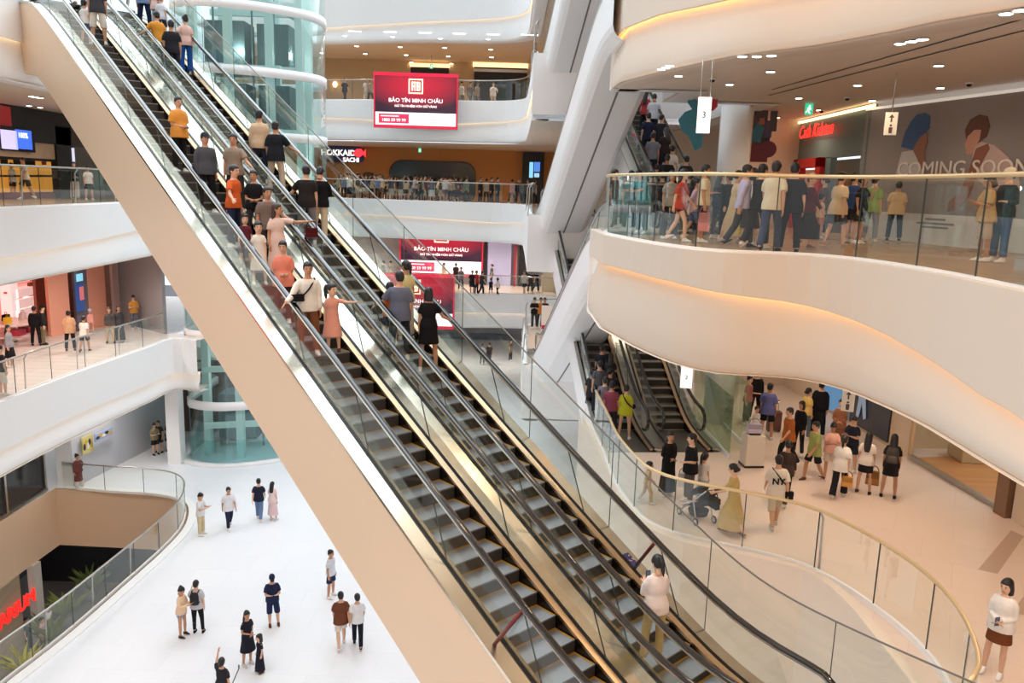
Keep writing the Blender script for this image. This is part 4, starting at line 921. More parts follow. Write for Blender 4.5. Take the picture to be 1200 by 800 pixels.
# ------------------------------------------------------------------ left: ground floor passage
wallbox('wall_left', (-19.05, 33.6), (-17.8, 41.6), L1, 3.95, .16, mat('cool_grey_wall', (196, 198, 204), .5))
wallbox('wall_left', (-17.9, 42.2), (-14, 42.4), L1, 3.95, .16, mat('dim_brown', (84, 66, 58), .6))
wallbox('wall_left', (-19.7, 33.7), (-19.0, 33.65), L1, 3.95, .16, PLASTER2)
nA = V((.988, -.154, 0))
for x0, y0, x1, y1, c_, lab in ((97, 508, 108, 533, (196, 180, 110), 'yellow flower poster on the ground floor passage wall'), (112, 500, 130, 518, (150, 160, 190), 'group photo poster on the ground floor passage wall')):
    xw = -18.72 if x0 < 105 else -18.42; A = atX(x0, y1, xw-.06); B = atX(x1, y0, xw+.06); po, c, w_, h_ = panel('poster', A, B, nA, .05, mat('poster_%d' % c_[0], c_, .4, emit=.15), None, lab, 'poster')
    M = plate_mat(c, nA)
    for i in range(5):
        mb = MB(); fx = -.35+.17*i; mb.plate([(.12*w_*cos(a*pi/4)+fx*w_, .2*h_*sin(a*pi/4)+(.12 if i % 2 else -.08)*h_) for a in range(8)], M @ Matrix.Translation((0, -.032, 0)), .01)
        mb.build('print_shape', mat('print_%d_%d' % (c_[0], i % 3), [(40, 40, 52), (206, 170, 60), (232, 226, 220)][i % 3], .5), po)
# dark glazing along the opening
e = sub('dark glazed shop front with steel frame beside the ground floor opening', 'shop front', V((-19.9, 28, L1)), 'storefront')
mb = MB(); mb.box((-20.0, 24, 1.55), (.06, 18.4, 2.9)); mb.build('glazing', mat('dark_glass', (46, 48, 52), .12), e)
for y in (33.1, 30.4, 27.7, 25, 22): mb = MB(); mb.box((-19.95, y, 1.6), (.12, .12, 3.2)); mb.build('mullion', STEEL, e)
mb = MB(); mb.box((-19.95, 24, 2.1), (.12, 18.4, .1)); mb.box((-19.95, 24, .08), (.14, 18.4, .14)); mb.build('rail', STEEL, e)
# ------------------------------------------------------------------ basement seen through the opening
wallbox('wall_basement', (-19.9, 8), (-19.9, 30.6), L0, -2.6, .2, stripes('slatted_wall', (196, 180, 152), (120, 104, 84), 5.5, 'Y'))
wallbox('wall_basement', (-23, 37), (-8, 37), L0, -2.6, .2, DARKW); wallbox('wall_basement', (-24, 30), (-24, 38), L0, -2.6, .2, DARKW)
mb = MB(); mb.box((-19.8, 31.6, -4.4), (.3, .5, 3.6)); struct(mb.build('column', mat('pale_post', (206, 198, 186), .5)))
P = atX(20, 713, -19.72); sg = sub('red illuminated sign lettering on the slatted basement wall', 'sign', P, 'shop_sign')
text('ARIUM', .8, mat('red_sign', (236, 40, 34), .4, emit=1.3), face_mat(P+V((.03, 0, 0)), (1, 0, 0)), sg, extrude=.04)
# planters and diners
def plant(P, h_, col, lab, group=None):
    e = empty('potted_plant', P, 0, lab, 'plant', group); mb = MB(); mb.rings([(P.x, P.y, P.z, .22, .22), (P.x, P.y, P.z+.45, .28, .28)], 14); mb.build('pot', mat('pot_grey', (140, 136, 130), .6), e)
    mb = MB(); rnd = random.Random(int(P.x*91+P.y*37))
    for i in range(38):
        a = rnd.random()*2*pi; t = .35+rnd.random()*.5; l = h_*(.55+.45*rnd.random()); d = V((cos(a)*t, sin(a)*t, 1)).normalized(); n = V((-sin(a), cos(a), 0)); b = P+V((0, 0, .42)); m_ = b+d*l*.6; tip = b+d*l+V((cos(a), sin(a), -.5))*l*.18
        mb.quad(b, m_+n*.06*h_, tip, mi=0, sm=True); mb.quad(b, tip, m_-n*.06*h_, mi=0, sm=True)
    mb.build('leaves', mat('leaf_%d' % col[0], col, .5, var=.3, scale=4), e)
for x, y, c_, lab in ((30, 784, (176, 170, 60), 'yellow green potted plant nearest the frame corner in the basement'), (78, 712, (150, 160, 84), 'light green potted plant in the basement, under the passage'), (106, 682, (124, 140, 74), 'olive green potted plant in the basement, farthest in'), (60, 742, (120, 132, 70), 'dark green potted plant beside the basement diners')):
    plant(at(x, y+20, L0), 1.5, c_, lab)
# ------------------------------------------------------------------ right: second floor
WR = lambda y: 11.05+(27.5-y)*.0915
def wr(y0, y1, mt, z0=L2, z1=10.2, off=0, th=.16, name='wall_right', st=True, parent=None): return wallbox(name, (WR(y0)+off, y0), (WR(y1)+off, y1), z0, z1, th, mt, st, parent)
wr(3.5, 18.0, WALLW); wr(22.35, 23.3, WALLW, off=.02); wr(23.3, 27.6, WALLW, off=.02); wr(27.6, 31.2, WALLW)
wallbox('wall_back', (10.75, 31.0), (7.2, 31.0), L2, 10.2, .16, WALLW)
# shop window
e = sub('large glass shop window showing an empty wooden floored shop on the second floor', 'shop window', V((WR(20.3), 20.3, L2)), 'shop_window')
wr(18.45, 22.35, GL2, L2+.12, 10.1, 0, .03, 'window_glass', False, e); wr(18.4, 22.4, STEEL, L2, L2+.13, 0, .12, 'base_frame', False, e); wr(18.05, 18.45, mat('brown_jamb', (120, 88, 66), .4), L2, 10.2, -.06, .3, 'jamb', False, e); wr(22.28, 22.38, BRASS, L2, 10.2, 0, .08, 'jamb', False, e)
mb = MB(); mb.poly([(WR(18.45), 18.45), (17, 18.45), (17, 23.4), (WR(22.35), 22.35)], L2+.012); struct(mb.build('floor', tiles('wood_floor', (206, 142, 84), (186, 124, 70), (1.4, .2), .35, .004, .1)))
wallbox('wall_right', (11.35, 23.35), (17, 23.6), L2, 10.2, .16, mat('shop_cream', (228, 204, 164), .6)); wallbox('wall_right', (16.6, 17), (16.6, 24), L2, 10.2, .16, MATS['shop_cream'])
mb = MB(); mb.box((13.6, 22.4, L2+.32), (1.5, .9, .6), rz=-.05); tag(mb.build('display_plinth', mat('plinth', (206, 186, 144), .5), bevel=.02), 'low cream box plinth inside the empty wooden floored shop', 'plinth')
# posters and small sign
e = sub('dark poster with a silver figure on the second floor wall', 'poster', V((WR(24.4)-.1, 24.4, L2)), 'poster'); wr(23.3, 25.6, mat('poster_dark', (44, 48, 62), .25, emit=.03), L2+.15, 10.0, -.12, .05, 'poster_panel', False, e)
nR = V((-.996, -.091, 0)); M = plate_mat(V((WR(25.0)-.17, 24.9, L2+1.25)), nR) @ Matrix.Scale(.72, 4)
mb = MB(); mb.plate([(-.35, -1.2), (-.1, -1.1), (.05, -.4), (.3, -1.1), (.5, -1.0), (.28, .0), (.42, .5), (.2, .9), (.1, 1.25), (-.15, 1.3), (-.2, .95), (-.45, .7), (-.3, .2), (-.25, -.3)], M, .02); mb.build('figure', mat('silver_blue', (150, 168, 196), .4, emit=.2), e)
e = sub('bright blue poster on the second floor wall behind the crowd', 'poster', V((WR(26.7)-.1, 26.7, L2)), 'poster'); wr(25.75, 27.6, mat('poster_blue', (96, 158, 214), .25, emit=.25), L2+.15, 10.0, -.12, .05, 'poster_panel', False, e)
M = plate_mat(V((WR(26.8)-.17, 26.6, L2+1.35)), nR); mb = MB(); mb.plate([(-.5, -.3), (.5, -.1), (.55, .35), (.1, .55), (-.5, .3)], M, .02); mb.build('printed_shape', mat('poster_navy', (40, 60, 100), .4), e)
def wcsign(P, nrm, lab, s=1.0, arrow=True):
    e = empty('hanging_sign', P, 0, lab, 'sign'); M = plate_mat(P, nrm); mb = MB(); mb.plate([(-.2*s, -.38*s), (.2*s, -.38*s), (.2*s, .38*s), (-.2*s, .38*s)], M, .06); mb.build('panel', mat('sign_ivory', (232, 222, 204), .4, emit=.1), e, bevel=.01)
    mb = MB(); mb.tube([P+V((-0, 0, .38*s)), P+V((0, 0, .38*s+1.35))], .014, 6); mb.build('hanger', STEEL, e)
    k = mat('sign_brown', (92, 70, 56), .5); mb = MB()
    mb.plate([(-.025*s, .05*s), (.025*s, .05*s), (.025*s, .2*s), (.09*s, .2*s), (0, .31*s), (-.09*s, .2*s), (-.025*s, .2*s)], M @ Matrix.Translation((0, -.034, 0)), .006); mb.build('arrow', k, e)
    mb = MB(); mb.plate([(.04*s*cos(a*pi/4), -.06*s+.04*s*sin(a*pi/4)) for a in range(8)], M @ Matrix.Translation((0, -.034, 0)), .006); mb.plate([(-.06*s, -.12*s), (.06*s, -.12*s), (.05*s, -.32*s), (-.05*s, -.32*s)], M @ Matrix.Translation((0, -.034, 0)), .006); mb.build('pictogram', k, e)
    return e
wcsign(atd(1044, 145, 19.5), (-.35, -1, 0), 'small ivory sign with an up arrow hanging before the grey hoarding', .62)
P = atd(994, 469, 24.5); wcsign(P, (-.5, -1, 0), 'small ivory hanging sign between the blue poster and the dark poster', .85)
# hanging number signs
def numsign(d, x0, y0, x1, y1, n, ztop, lab, nrm):
    P = atd((x0+x1)/2, (y0+y1)/2, d); h_ = (atd(x0, y0, d)-atd(x0, y1, d)).z; w_ = (x1-x0)*d/FPX*1.04
    e = empty('hanging_sign', P, 0, lab, 'sign'); M = plate_mat(P, nrm); mb = MB(); mb.plate([(-w_/2, -h_/2), (w_/2, -h_/2), (w_/2, h_/2), (-w_/2, h_/2)], M, .1); mb.build('light_box', mat('sign_white', (246, 244, 242), .4, emit=.75), e)
    F = face_mat(P, nrm); F = F @ Matrix.Translation((0, 0, .055)); text(n, h_*.26, mat('sign_text_grey', (52, 50, 52), .5), F, e, name='number', extrude=.004)
    for s_ in (-1, 1): mb = MB(); mb.tube([M @ V((s_*w_*.36, 0, h_/2)), M @ V((s_*w_*.36, 0, h_/2))+V((0, 0, ztop-P.z-h_/2))], .008, 5); mb.build('wire', STEEL, e)
numsign(17.4, 818, 114, 832, 156, '3', 16.12, 'white hanging sign numbered 3 over the third floor deck', (-.25, -1, 0))
numsign(16.6, 798, 429, 811, 454, '2', 10.22, 'white hanging sign numbered 2 below the third floor edge', (-.2, -1, 0))
# decorative cut-outs behind the 3 sign
P = atd(812, 145, 24.5); e = sub('teal cut-out decoration hanging behind the 3 sign', 'decoration', P, 'hanging_decoration'); mb = MB(); mb.plate([(-.15, .75), (.15, .62), (.1, .42), (.3, .3), (.3, -.65), (.1, -.75), (-.1, -.35), (-.3, -.2), (-.42, .1), (-.25, .32), (-.05, .4), (-.2, .6)], plate_mat(P, (-.2, -1, 0)), .08); mb.build('cut_out', mat('teal_board', (42, 128, 150), .5), e)
mb = MB(); mb.tube([P+V((0, 0, .7)), P+V((0, 0, 2.0))], .01, 5); mb.build('wire', STEEL, e)
P = atd(834, 120, 24.5); e = sub('small red cut-out hanging right of the 3 sign', 'decoration', P, 'hanging_decoration'); mb = MB(); mb.plate([(.19*cos(a*pi/7)*(1 if a % 3 else .85), .24*sin(a*pi/7)) for a in range(14)], plate_mat(P, (-.2, -1, 0)), .06); mb.build('cut_out', mat('red_board', (178, 34, 48), .5), e)
mb = MB(); mb.tube([P+V((0, 0, .2)), P+V((0, 0, 1.4))], .01, 5); mb.build('wire', STEEL, e)
# column through both floors and wall behind it
for z0, z1 in ((L2, 10.22), (L3, 16.12)):
    P = atd(856 if z0 > 10 else 842, 230 if z0 > 10 else 470, 26.5); mb = MB(); mb.rings([(P.x, P.y, z0, .47, .47), (P.x, P.y, z1, .47, .47)], 28); struct(mb.build('column', PLASTER2))
wallbox('wall_right', (6.9, 28.6), (10.2, 29.5), L3, 16.15, .16, WALLW)
wallbox('wall_back', (10.2, 33), (2.4, 39.5), L3, 16.15, .16, WALLW)
P0 = atd(879, 189, 27.6); P1 = atd(906, 126, 27.6); e = sub('dark purple poster with rounded tab on the beige wall left of the neon shop', 'poster', (P0+P1)/2, 'poster')
panel('poster_panel', P0, P1-V((.14, 0, 0)), (-.26, -1, 0), .08, mat('poster_plum', (54, 30, 48), .4), e); c = (P0+P1)/2; M = plate_mat(c+V((0, -.06, 0)), (-.26, -1, 0))
for pts, col in (([(-.3, -.85), (.22, -.85), (.22, -.3), (-.3, -.3)], (110, 22, 40)), ([(-.3, -.2), (-.05, -.25), (.05, .2), (-.15, .4), (-.3, .1)], (40, 104, 124)), ([(.05, -.1), (.28, -.1), (.3, .4), (.1, .45)], (72, 58, 96)), ([(.02, -.35), (.26, -.35), (.24, -.05), (.0, -.1)], (26, 20, 30)), ([(-.12, .3), (.06, .3), (.04, .5), (-.1, .5)], (160, 90, 70))):
    mb = MB(); mb.plate(pts, M, .02); mb.build('printed_shape', mat('print_c%d' % col[0], col, .5), e)
mb = MB(); mb.plate([(.22+.26*cos(a*pi/8), -.45+.26*sin(a*pi/8)) for a in range(16)], M, .03); mb.build('round_tab', mat('plum_tab', (104, 26, 48), .5), e)
mb = MB(); mb.plate([(.2, .1), (.42, .1), (.42, .72), (.2, .72)], M, .03); mb.build('side_tab', MATS['poster_plum'], e)
# ------------------------------------------------------------------ right: third floor neon shop and hoarding
CK0 = V((9.9, 23.9)); CK1 = V((9.78, 32.6)); TEALW = mat('grey_green_front', (108, 124, 122), .5)
def ck(y): t = (y-23.9)/8.7; return CK0.lerp(CK1, t)
def ckY(x): # y where column x meets the shop plane
    return atX(x, 180, 9.83).y
e = sub('grey green shop front with red neon script sign and red door frame', 'shop front', V((9.9, 28, L3)), 'storefront')
def ckbox(x0, x1, y0, y1, off, th, mt, nm):
    A = atX(x0, y1, 9.85+off); B = atX(x1, y0, 9.85+off); mb = MB(); mb.box((9.85+off, (A.y+B.y)/2, (A.z+B.z)/2), (th, abs(A.y-B.y), abs(B.z-A.z))); return mb.build(nm, mt, e)
zt = 15.95
def ckz(x0, x1, z0, z1, off, th, mt, nm):
    A = atX(x0, 180, 9.85+off); B = atX(x1, 180, 9.85+off); mb = MB(); mb.box((9.85+off, (A.y+B.y)/2, (z0+z1)/2), (th, abs(A.y-B.y), z1-z0)); return mb.build(nm, mt, e)
ckz(1019, 900, 14.72, 16.1, .12, .2, TEALW, 'fascia_panel'); ckz(930, 906, L3, L3+.0+2.35, .6, .1, mat('shop_glow', (226, 178, 120), .5, emit=.35), 'left_display'); ckz(1012, 976, L3, 14.7, .7, .1, mat('right_display', (92, 96, 88), .5, emit=.05), 'right_display')
for x0, x1 in ((937, 929), (978, 967), (1019, 1013)): ckz(x0, x1, L3, 14.75, .12, .2, TEALW, 'pier')
DR = mat('door_red', (186, 26, 26), .4, emit=.05)
ckz(968, 962, L3, 14.75, .02, .3, DR, 'red_door_frame'); ckz(941, 936, L3, 14.75, .02, .3, DR, 'red_door_frame'); ckz(968, 936, 14.45, 14.75, .02, .3, DR, 'red_door_frame'); ckz(962, 941, L3, 14.45, .8, .1, mat('door_glow', (206, 130, 90), .5, emit=.3), 'doorway_interior')
ckz(1011, 978, L3+.4, 14.65, .1, .03, GL2, 'window_glass'); ckz(928, 908, L3+.3, 14.65, .1, .03, GL2, 'window_glass')
for x, c_, z in ((984, (210, 200, 190), 13.2), (993, (176, 90, 60), 13.9), (1002, (70, 100, 120), 13.6), (1004, (200, 110, 90), 13.1)):
    P = atX(x, 180, 10.3); mb = MB(); mb.ball(V((P.x, P.y, z)), (.2, .26, .3), 10); mb.build('display_item', cloth(c_), e)
ckz(1019, 900, 15.98, 16.06, -.06, .06, mat('wash_light', (255, 222, 170), .5, emit=2.2), 'wash_light')
P = atX(956, 153, 9.74); sgn = text('Cath Kidston', .6, mat('neon_red', (255, 44, 36), .3, emit=2.2), face_mat(V((9.72, P.y, P.z)), (-1, 0, 0)), e, name='neon_script', extrude=.006, shear=.3, sx=.95)
HD0 = V((9.9, 23.85)); HD1 = V((12.55, 13.4)); hd = (HD1-HD0).normalized(); hn = V((hd.y, -hd.x, 0)); hn = hn if hn.dot(V((-1, -.3, 0))) > 0 else -hn
hb = sub('tall grey COMING SOON hoarding printed with a child in a blue hat and a woman', 'hoarding', V((11.2, 18.6, L3)), 'hoarding')
wallbox('hoarding_wall', HD0, HD1, L3+.75, 15.98, .12, mat('hoarding_grey', (142, 134, 131), .5), False, hb)
wallbox('kick_board', HD0-hn.to_2d()*-.02, HD1-hn.to_2d()*-.02, L3, L3+.75, .16, mat('hoarding_white', (206, 204, 202), .4), False, hb)
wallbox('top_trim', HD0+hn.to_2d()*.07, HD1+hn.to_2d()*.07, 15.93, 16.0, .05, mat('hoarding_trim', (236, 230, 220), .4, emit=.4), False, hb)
def onh(x, y, off=.075):
    r = ray(x, y); o = V((HD0.x, HD0.y, 0))+hn*off; t = (o-EYE).dot(hn)/r.dot(hn); return EYE+r*t
MH = plate_mat(V((HD0.x, HD0.y, 0)), hn)
def hpoly(pts, col, off, nm):
    I = MH.inverted(); mb = MB(); L_ = [I @ onh(x, y, off) for x, y in pts]; mb.plate([(p.x, p.z) for p in L_], MH @ Matrix.Translation((0, -off, 0)), .012); mb.build(nm, mat('hp_%d_%d_%d' % col, col, .6), hb)
hpoly([(1056, 172), (1061, 155), (1068, 142), (1075, 134), (1084, 132), (1090, 136), (1089, 150), (1083, 158), (1079, 160), (1074, 167), (1070, 176)], (62, 92, 136), .075, 'printed_hat')
hpoly([(1079, 160), (1086, 155), (1087, 166), (1083, 178), (1085, 194), (1080, 198), (1074, 184), (1070, 176), (1074, 167)], (150, 104, 84), .078, 'printed_child_face'); hpoly([(1057, 178), (1070, 176), (1078, 190), (1082, 204), (1050, 204)], (196, 192, 190), .074, 'printed_shirt')
hpoly([(1131, 152), (1137, 140), (1148, 134), (1157, 136), (1160, 148), (1156, 160), (1148, 166), (1140, 160), (1133, 170)], (96, 62, 50), .075, 'printed_hair'); hpoly([(1134, 160), (1142, 152), (1150, 152), (1148, 164), (1143, 172), (1140, 180), (1133, 181), (1131, 170)], (190, 140, 120), .079, 'printed_woman_face')
hpoly([(1140, 172), (1150, 166), (1166, 170), (1182, 184), (1194, 204), (1196, 222), (1158, 222), (1140, 204)], (190, 164, 158), .077, 'printed_pink_dress'); hpoly([(1144, 174), (1158, 168), (1160, 174), (1148, 196), (1142, 212), (1134, 232), (1122, 246), (1110, 248), (1112, 236), (1124, 226), (1134, 204)], (134, 84, 66), .081, 'printed_arm')
A = onh(1058, 197, .1); B = onh(1190, 197, .1); Mt = face_mat(onh(1122, 198, .1), hn); text('COMING SOON', .52, mat('letters_white', (232, 224, 216), .5), Mt, hb, name='lettering', sx=1.12)
for yy, ww in ((257, 24), (262, 44), (266.5, 30)):
    a_ = onh(1096-ww/2, yy, .1); b_ = onh(1096+ww/2, yy, .1); mb = MB(); mb.box((a_+b_)/2, ((b_-a_).length, .01, .05), rz=atan2((b_-a_).y, (b_-a_).x)); mb.build('small_print', mat('letters_grey', (120, 116, 112), .5), hb)
wallbox('wall_right', (12.6, 13.3), (13.4, 3.5), L3, 16.15, .16, WALLW)
# ceiling slots
for a, b in (((905, 105), (1200, 22)), ((900, 112), (1200, 36))):
    A = at(*a, 16.11); B = at(*b, 16.11); mb = MB(); d = (B-A).normalized(); n = V((-d.y, d.x, 0))*.025; mb.quad(A-n, B-n, B+n, A+n); NT[0] += 1; struct(mb.build('trim_%d' % NT[0], mat('slot_dark', (58, 46, 38), .7)))
# exit signs
def exitsign(P, nrm, lab):
    e = empty('exit_sign', P, 0, lab, 'exit sign'); M = plate_mat(P, nrm); mb = MB(); M = M @ Matrix.Scale(.55, 4); mb.plate([(-.2, -.28), (.2, -.28), (.2, .28), (-.2, .28)], M, .06); mb.build('panel', mat('exit_green', (40, 190, 140), .4, emit=1.0), e); mb = MB(); Q = M @ Matrix.Translation((0, -.035, 0))
    mb.plate([(-.02, .2), (.08, .2), (.08, .1), (-.02, .1)], Q, .005); mb.plate([(-.1, .08), (.1, .08), (.12, -.02), (.02, -.05), (.1, -.22), (.02, -.22), (-.06, -.08), (-.12, -.2), (-.16, -.15), (-.06, .0)], Q, .005); mb.build('running_figure', WHITEL, e)
    mb = MB(); mb.tube([P+V((0, 0, .15)), P+V((0, 0, .7))], .015, 5); mb.build('hanger', STEEL, e)
exitsign(atd(948, 128, 25.5), (-.5, -1, 0), 'green exit sign under the ceiling before the neon shop'); exitsign(atY(505.5, 76, 58.5)+V((0, 0, -.1)), (0, -1, 0), 'green exit sign under the far fifth floor ceiling'); exitsign(atY(492, 176, 58.5), (0, -1, 0), 'green exit sign above the orange wall')
# ------------------------------------------------------------------ ceiling downlights
DLm = {}
def dl(P, lab, group, r=.075, trim=True):
    key = r
    if key not in DLm:
        mb = MB(); mb.rings([(0, 0, -.012, r, r), (0, 0, -.006, r, r)], 14); a = mb.mesh('lamp'); a.materials.append(LAMP); mb = MB(); mb.rings([(0, 0, -.008, r*1.35, r*1.35), (0, 0, 0, r*1.35, r*1.35)], 14); b = mb.mesh('trim_ring'); b.materials.append(PLASTER); DLm[key] = (a, b)
    e = empty('ceiling_downlight', P, 0, lab, 'ceiling light', group)
    for n, me in zip(('lamp', 'trim_ring'), DLm[key]): o = bpy.data.objects.new(n, me); COL.objects.link(o); o.parent = e
def dls(pts, z, lab, group, r):
    for x, y in pts:
        P = at(x, y, z)
        if 0 < P.y < 63: dl(P, lab, group, r)
trip = lambda x, y, dx, dy: [(x, y), (x+dx, y+dy), (x+2*dx, y+2*dy)]
R3 = trip(1055, 51, 13, -2.5)+trip(1179, 16, 17, -4)+[(904, 65), (870, 66), (887, 66), (903, 84), (855, 99), (1100, 77), (1102, 103), (1005, 100), (936, 115), (1022, 118), (960, 129), (911, 138), (1065, 62)][:12]+trip(775, 81, 5, -2)+[(795, 89)]
dls(R3, 16.1, 'small bright round downlight in the third floor ceiling on the right', 'downlights in the right third floor ceiling', .085)
C4 = []
for x, y in ((370, 35), (411, 36.5), (452, 37), (493, 38), (533, 39), (573, 40), (613, 40.5)): C4 += trip(x, y, 5, .2)
C4 += [(404, 42), (460, 43), (516, 45), (572, 46), (418, 54), (469, 55), (521, 56), (575, 58), (377, 62), (428, 63), (476, 64.5), (525.5, 66), (576, 67), (389, 71), (436, 72.5), (482, 73), (529, 74.5), (576, 76)]
dls(C4, 22.13, 'small bright downlight in the far fifth floor ceiling above the fourth floor gallery', 'downlights over the far fourth floor gallery', .13)
C3 = [(414, 165), (423, 168), (431, 170), (439, 173), (466, 166), (474, 169), (479, 172), (484, 174), (517, 167), (522, 169.5), (526, 172), (528, 174.5), (570, 169), (571, 172), (572, 175), (619, 168), (617, 171.5), (615, 175), (392, 171), (397, 174)]
dls(C3, 16.17, 'small bright downlight in the far fourth floor ceiling above the orange wall', 'downlights over the far third floor gallery', .13)
dls(trip(37, 113, 5, .8)+[(34, 124), (47, 126)], 16.2, 'small downlight in the ceiling over the food shop at upper left', 'downlights over the food shop', .1)

for q in (((1146, 667), (1185, 621), (1200, 628), (1169, 672)), ((1186, 716), (1206, 690), (1230, 698), (1212, 724))):
    mb = MB(); mb.quad(*[at(x, y, L2+.004) for x, y in q]); NT[0] += 1; struct(mb.build('trim_%d' % NT[0], mat('floor_inlay', (196, 168, 146), .3)))
for x, y, lab in ((963, 129, 'small dark smoke sensor nearest the green exit sign'), (993, 114, 'small dark ceiling speaker between downlights on the right'), (835, 92, 'dark dome camera on the third floor ceiling above the 3 sign'), (1136, 97, 'small dark sensor on the ceiling above the printed woman')):
    P = at(x, y, 16.1); e = empty('ceiling_sensor', P, 0, lab, 'sensor'); mb = MB(); mb.rings([(P.x, P.y, P.z-.03, .07, .07), (P.x, P.y, P.z, .09, .09)], 14); mb.build('base_plate', PLASTER, e); mb = MB(); mb.ball(P+V((0, 0, -.04)), (.06, .06, .05), 8); mb.build('dome', DARKM, e)
# ------------------------------------------------------------------ the people
OR = (226, 150, 66); DOR = (206, 92, 40); TAUPE = (150, 132, 116); CORAL = (232, 138, 116); PINK = (230, 180, 168); BEIGE = (212, 184, 152); KHAKI = (186, 164, 124); BROWN = (92, 54, 40); LAV = (190, 182, 214); RED_ = (176, 36, 44); MUST = (196, 142, 62); LILAC = (204, 190, 220); LIGHTG = (196, 194, 192)
# on the left escalator, going down
def down(lab, pose, k, x, y, H, face, top, bot=None, **kw): return person(lab, pose, k, H, EL.headspot(x, y, H), face, top, bot, **kw)
def up(lab, pose, k, x, y, H, face, top, bot=None, **kw): return person(lab, pose, k, H, ER.headspot(x, y, H), face, top, bot, **kw)
down('man in dark grey tee and cream shorts at the top of the left escalator', 'stand', 'm', 112, -24, 1.74, 175, ('tee', (62, 62, 66)), ('long_shorts', (222, 212, 196)))
down('child in white at the top of the left escalator beside the grey shirted man', 'stand', 'c', 97, 0, 1.2, 150, ('tee', WHITE), ('shorts', JEAN))
down('young man in yellow orange tee with clasped hands, highest full figure going down', 'clasp', 'm', 209, 116, 1.7, 40, ('loose_tee', OR), ('trousers', BLACK), skin=0)
capman = down('man in dark grey shirt and dark cap on the left escalator', 'stand', 'm', 239, 155, 1.7, 25, ('long', (76, 78, 84)), ('trousers', BLACK), hat=('cap', (44, 46, 54)))
down('man in taupe polo shirt reaching for the rail on the left escalator', 'rail_left', 'm', 273, 154, 1.72, -20, ('tee', TAUPE), ('trousers', (60, 54, 50)), skin=1)
down('man in bright orange polo looking right on the left escalator', 'rail_right', 'm', 271, 192, 1.68, 60, ('tee', DOR), ('trousers', NAVY))
down('woman in black top with white collar between the orange polo and grey tee men', 'clasp', 'f', 296, 202, 1.6, 0, ('tee', BLACK), ('trousers', DGREY), hair='low_bun')
down('child in dark flowered clothes below the orange polo man', 'stand', 'c', 286, 246, 1.15, 10, ('tee', (104, 40, 50)), ('shorts', (60, 44, 52)), hair='bob')
down('man in grey brown tee behind the woman with the dark red handbag', 'rail_left', 'm', 312, 216, 1.7, 12, ('tee', (124, 106, 98)), ('shorts', (60, 58, 60)), skin=1)
redbagw = down('woman in pale pink dress stretching her arm out with a dark red handbag', 'point_left', 'f', 323, 242, 1.6, 20, ('dress_long', (228, 200, 188)), None, hair='long', hc='b')
down('girl in white dress just left of the woman in the pale pink dress', 'stand', 'c', 302, 264, 1.25, 10, ('dress', (240, 232, 220)), None, hair='low_bun')
down('woman in coral tee holding a small purse on the left escalator', 'clasp', 'f', 331, 279, 1.58, 5, ('loose_tee', CORAL), ('trousers', (70, 44, 44)), hair='low_bun')
bagman = down('man in white sweatshirt with a black crossbody bag on the left escalator', 'rail_right', 'm', 361, 307, 1.72, 15, ('long', (232, 226, 216)), ('trousers', (126, 78, 48)))
down('girl in pink pinafore dress stretching her arm to the right rail', 'point_left', 'c', 389, 335, 1.3, -5, ('dress', (226, 160, 140)), None, hair='pony', shoes=BROWN)
# on the right escalator, going up
up('man in denim blue shirt at the top of the right escalator', 'stand', 'm', 166, -30, 1.7, 170, ('tee', (120, 150, 190)), ('trousers', NAVY))
up('woman in pale pink top at the top of the right escalator', 'hip', 'f', 186, -22, 1.6, 120, ('tee', (226, 196, 186)), ('trousers', (190, 200, 214)), hair='pony')
up('boy in white tee at the very top right of the right escalator', 'stand', 'c', 192, -8, 1.4, 150, ('tee', (222, 226, 232)), ('shorts', NAVY))
up('man in amber tee leaning to the left rail near the top of the right escalator', 'rail_left', 'm', 184, 14, 1.62, 200, ('tee', (214, 146, 52)), ('trousers', DGREY))
up('man in black tee beside the woman in bright blue trousers', 'stand', 'm', 200, 22, 1.7, 180, ('tee', (38, 38, 44)), ('trousers', (34, 36, 44)))
up('woman in pink top and bright blue wide trousers going up', 'hip', 'f', 217, 20, 1.62, 190, ('tee', (226, 186, 172)), ('wide', (36, 88, 164)), hair='bun')
up('man in beige sweater and navy trousers going up', 'stand', 'm', 303, 128, 1.72, 165, ('long', BEIGE), ('trousers', (46, 52, 70)))
up('man in black printed tee and beige trousers, elbow on the right rail', 'rail_right', 'm', 322, 141, 1.68, 165, ('loose_tee', (30, 32, 38)), ('trousers', (206, 190, 170)))
up('man in black tee and grey trousers reaching the left rail, going up', 'rail_left', 'm', 358, 193, 1.74, 180, ('tee', (40, 36, 36)), ('trousers', GREY))
up('man in black sweater and cream trousers looking down at his hands, going up', 'phone', 'm', 375, 198, 1.72, 165, ('long', (20, 20, 22)), ('trousers', (224, 208, 184)))
up('woman in pale yellow top with a ponytail, seen above the red billboard', 'stand', 'f', 476, 302, 1.62, 215, ('tee', (216, 206, 150)), ('trousers', (210, 200, 186)), hair='pony')
up('child in orange top half hidden by the man in the slate tee', 'stand', 'c', 456, 333, 1.25, 180, ('tee', (224, 110, 52)), ('shorts', NAVY))
up('man in slate blue tee with his left arm out on the rail', 'rail_left', 'm', 468, 321, 1.72, 180, ('loose_tee', (98, 104, 122)), ('trousers', (40, 42, 50)))
camw = up('woman in short black dress with a hand on the right rail', 'rail_right', 'f', 502, 341, 1.64, 180, ('dress_short', (20, 19, 22)), None, hair='bob')
phw = up('woman in white blouse and khaki trousers filming, lowest on the right escalator', 'phone', 'f', 771, 652, 1.64, 205, ('long', (238, 226, 220)), ('trousers', (204, 174, 116)), hair='pony', shoes=(222, 206, 180))
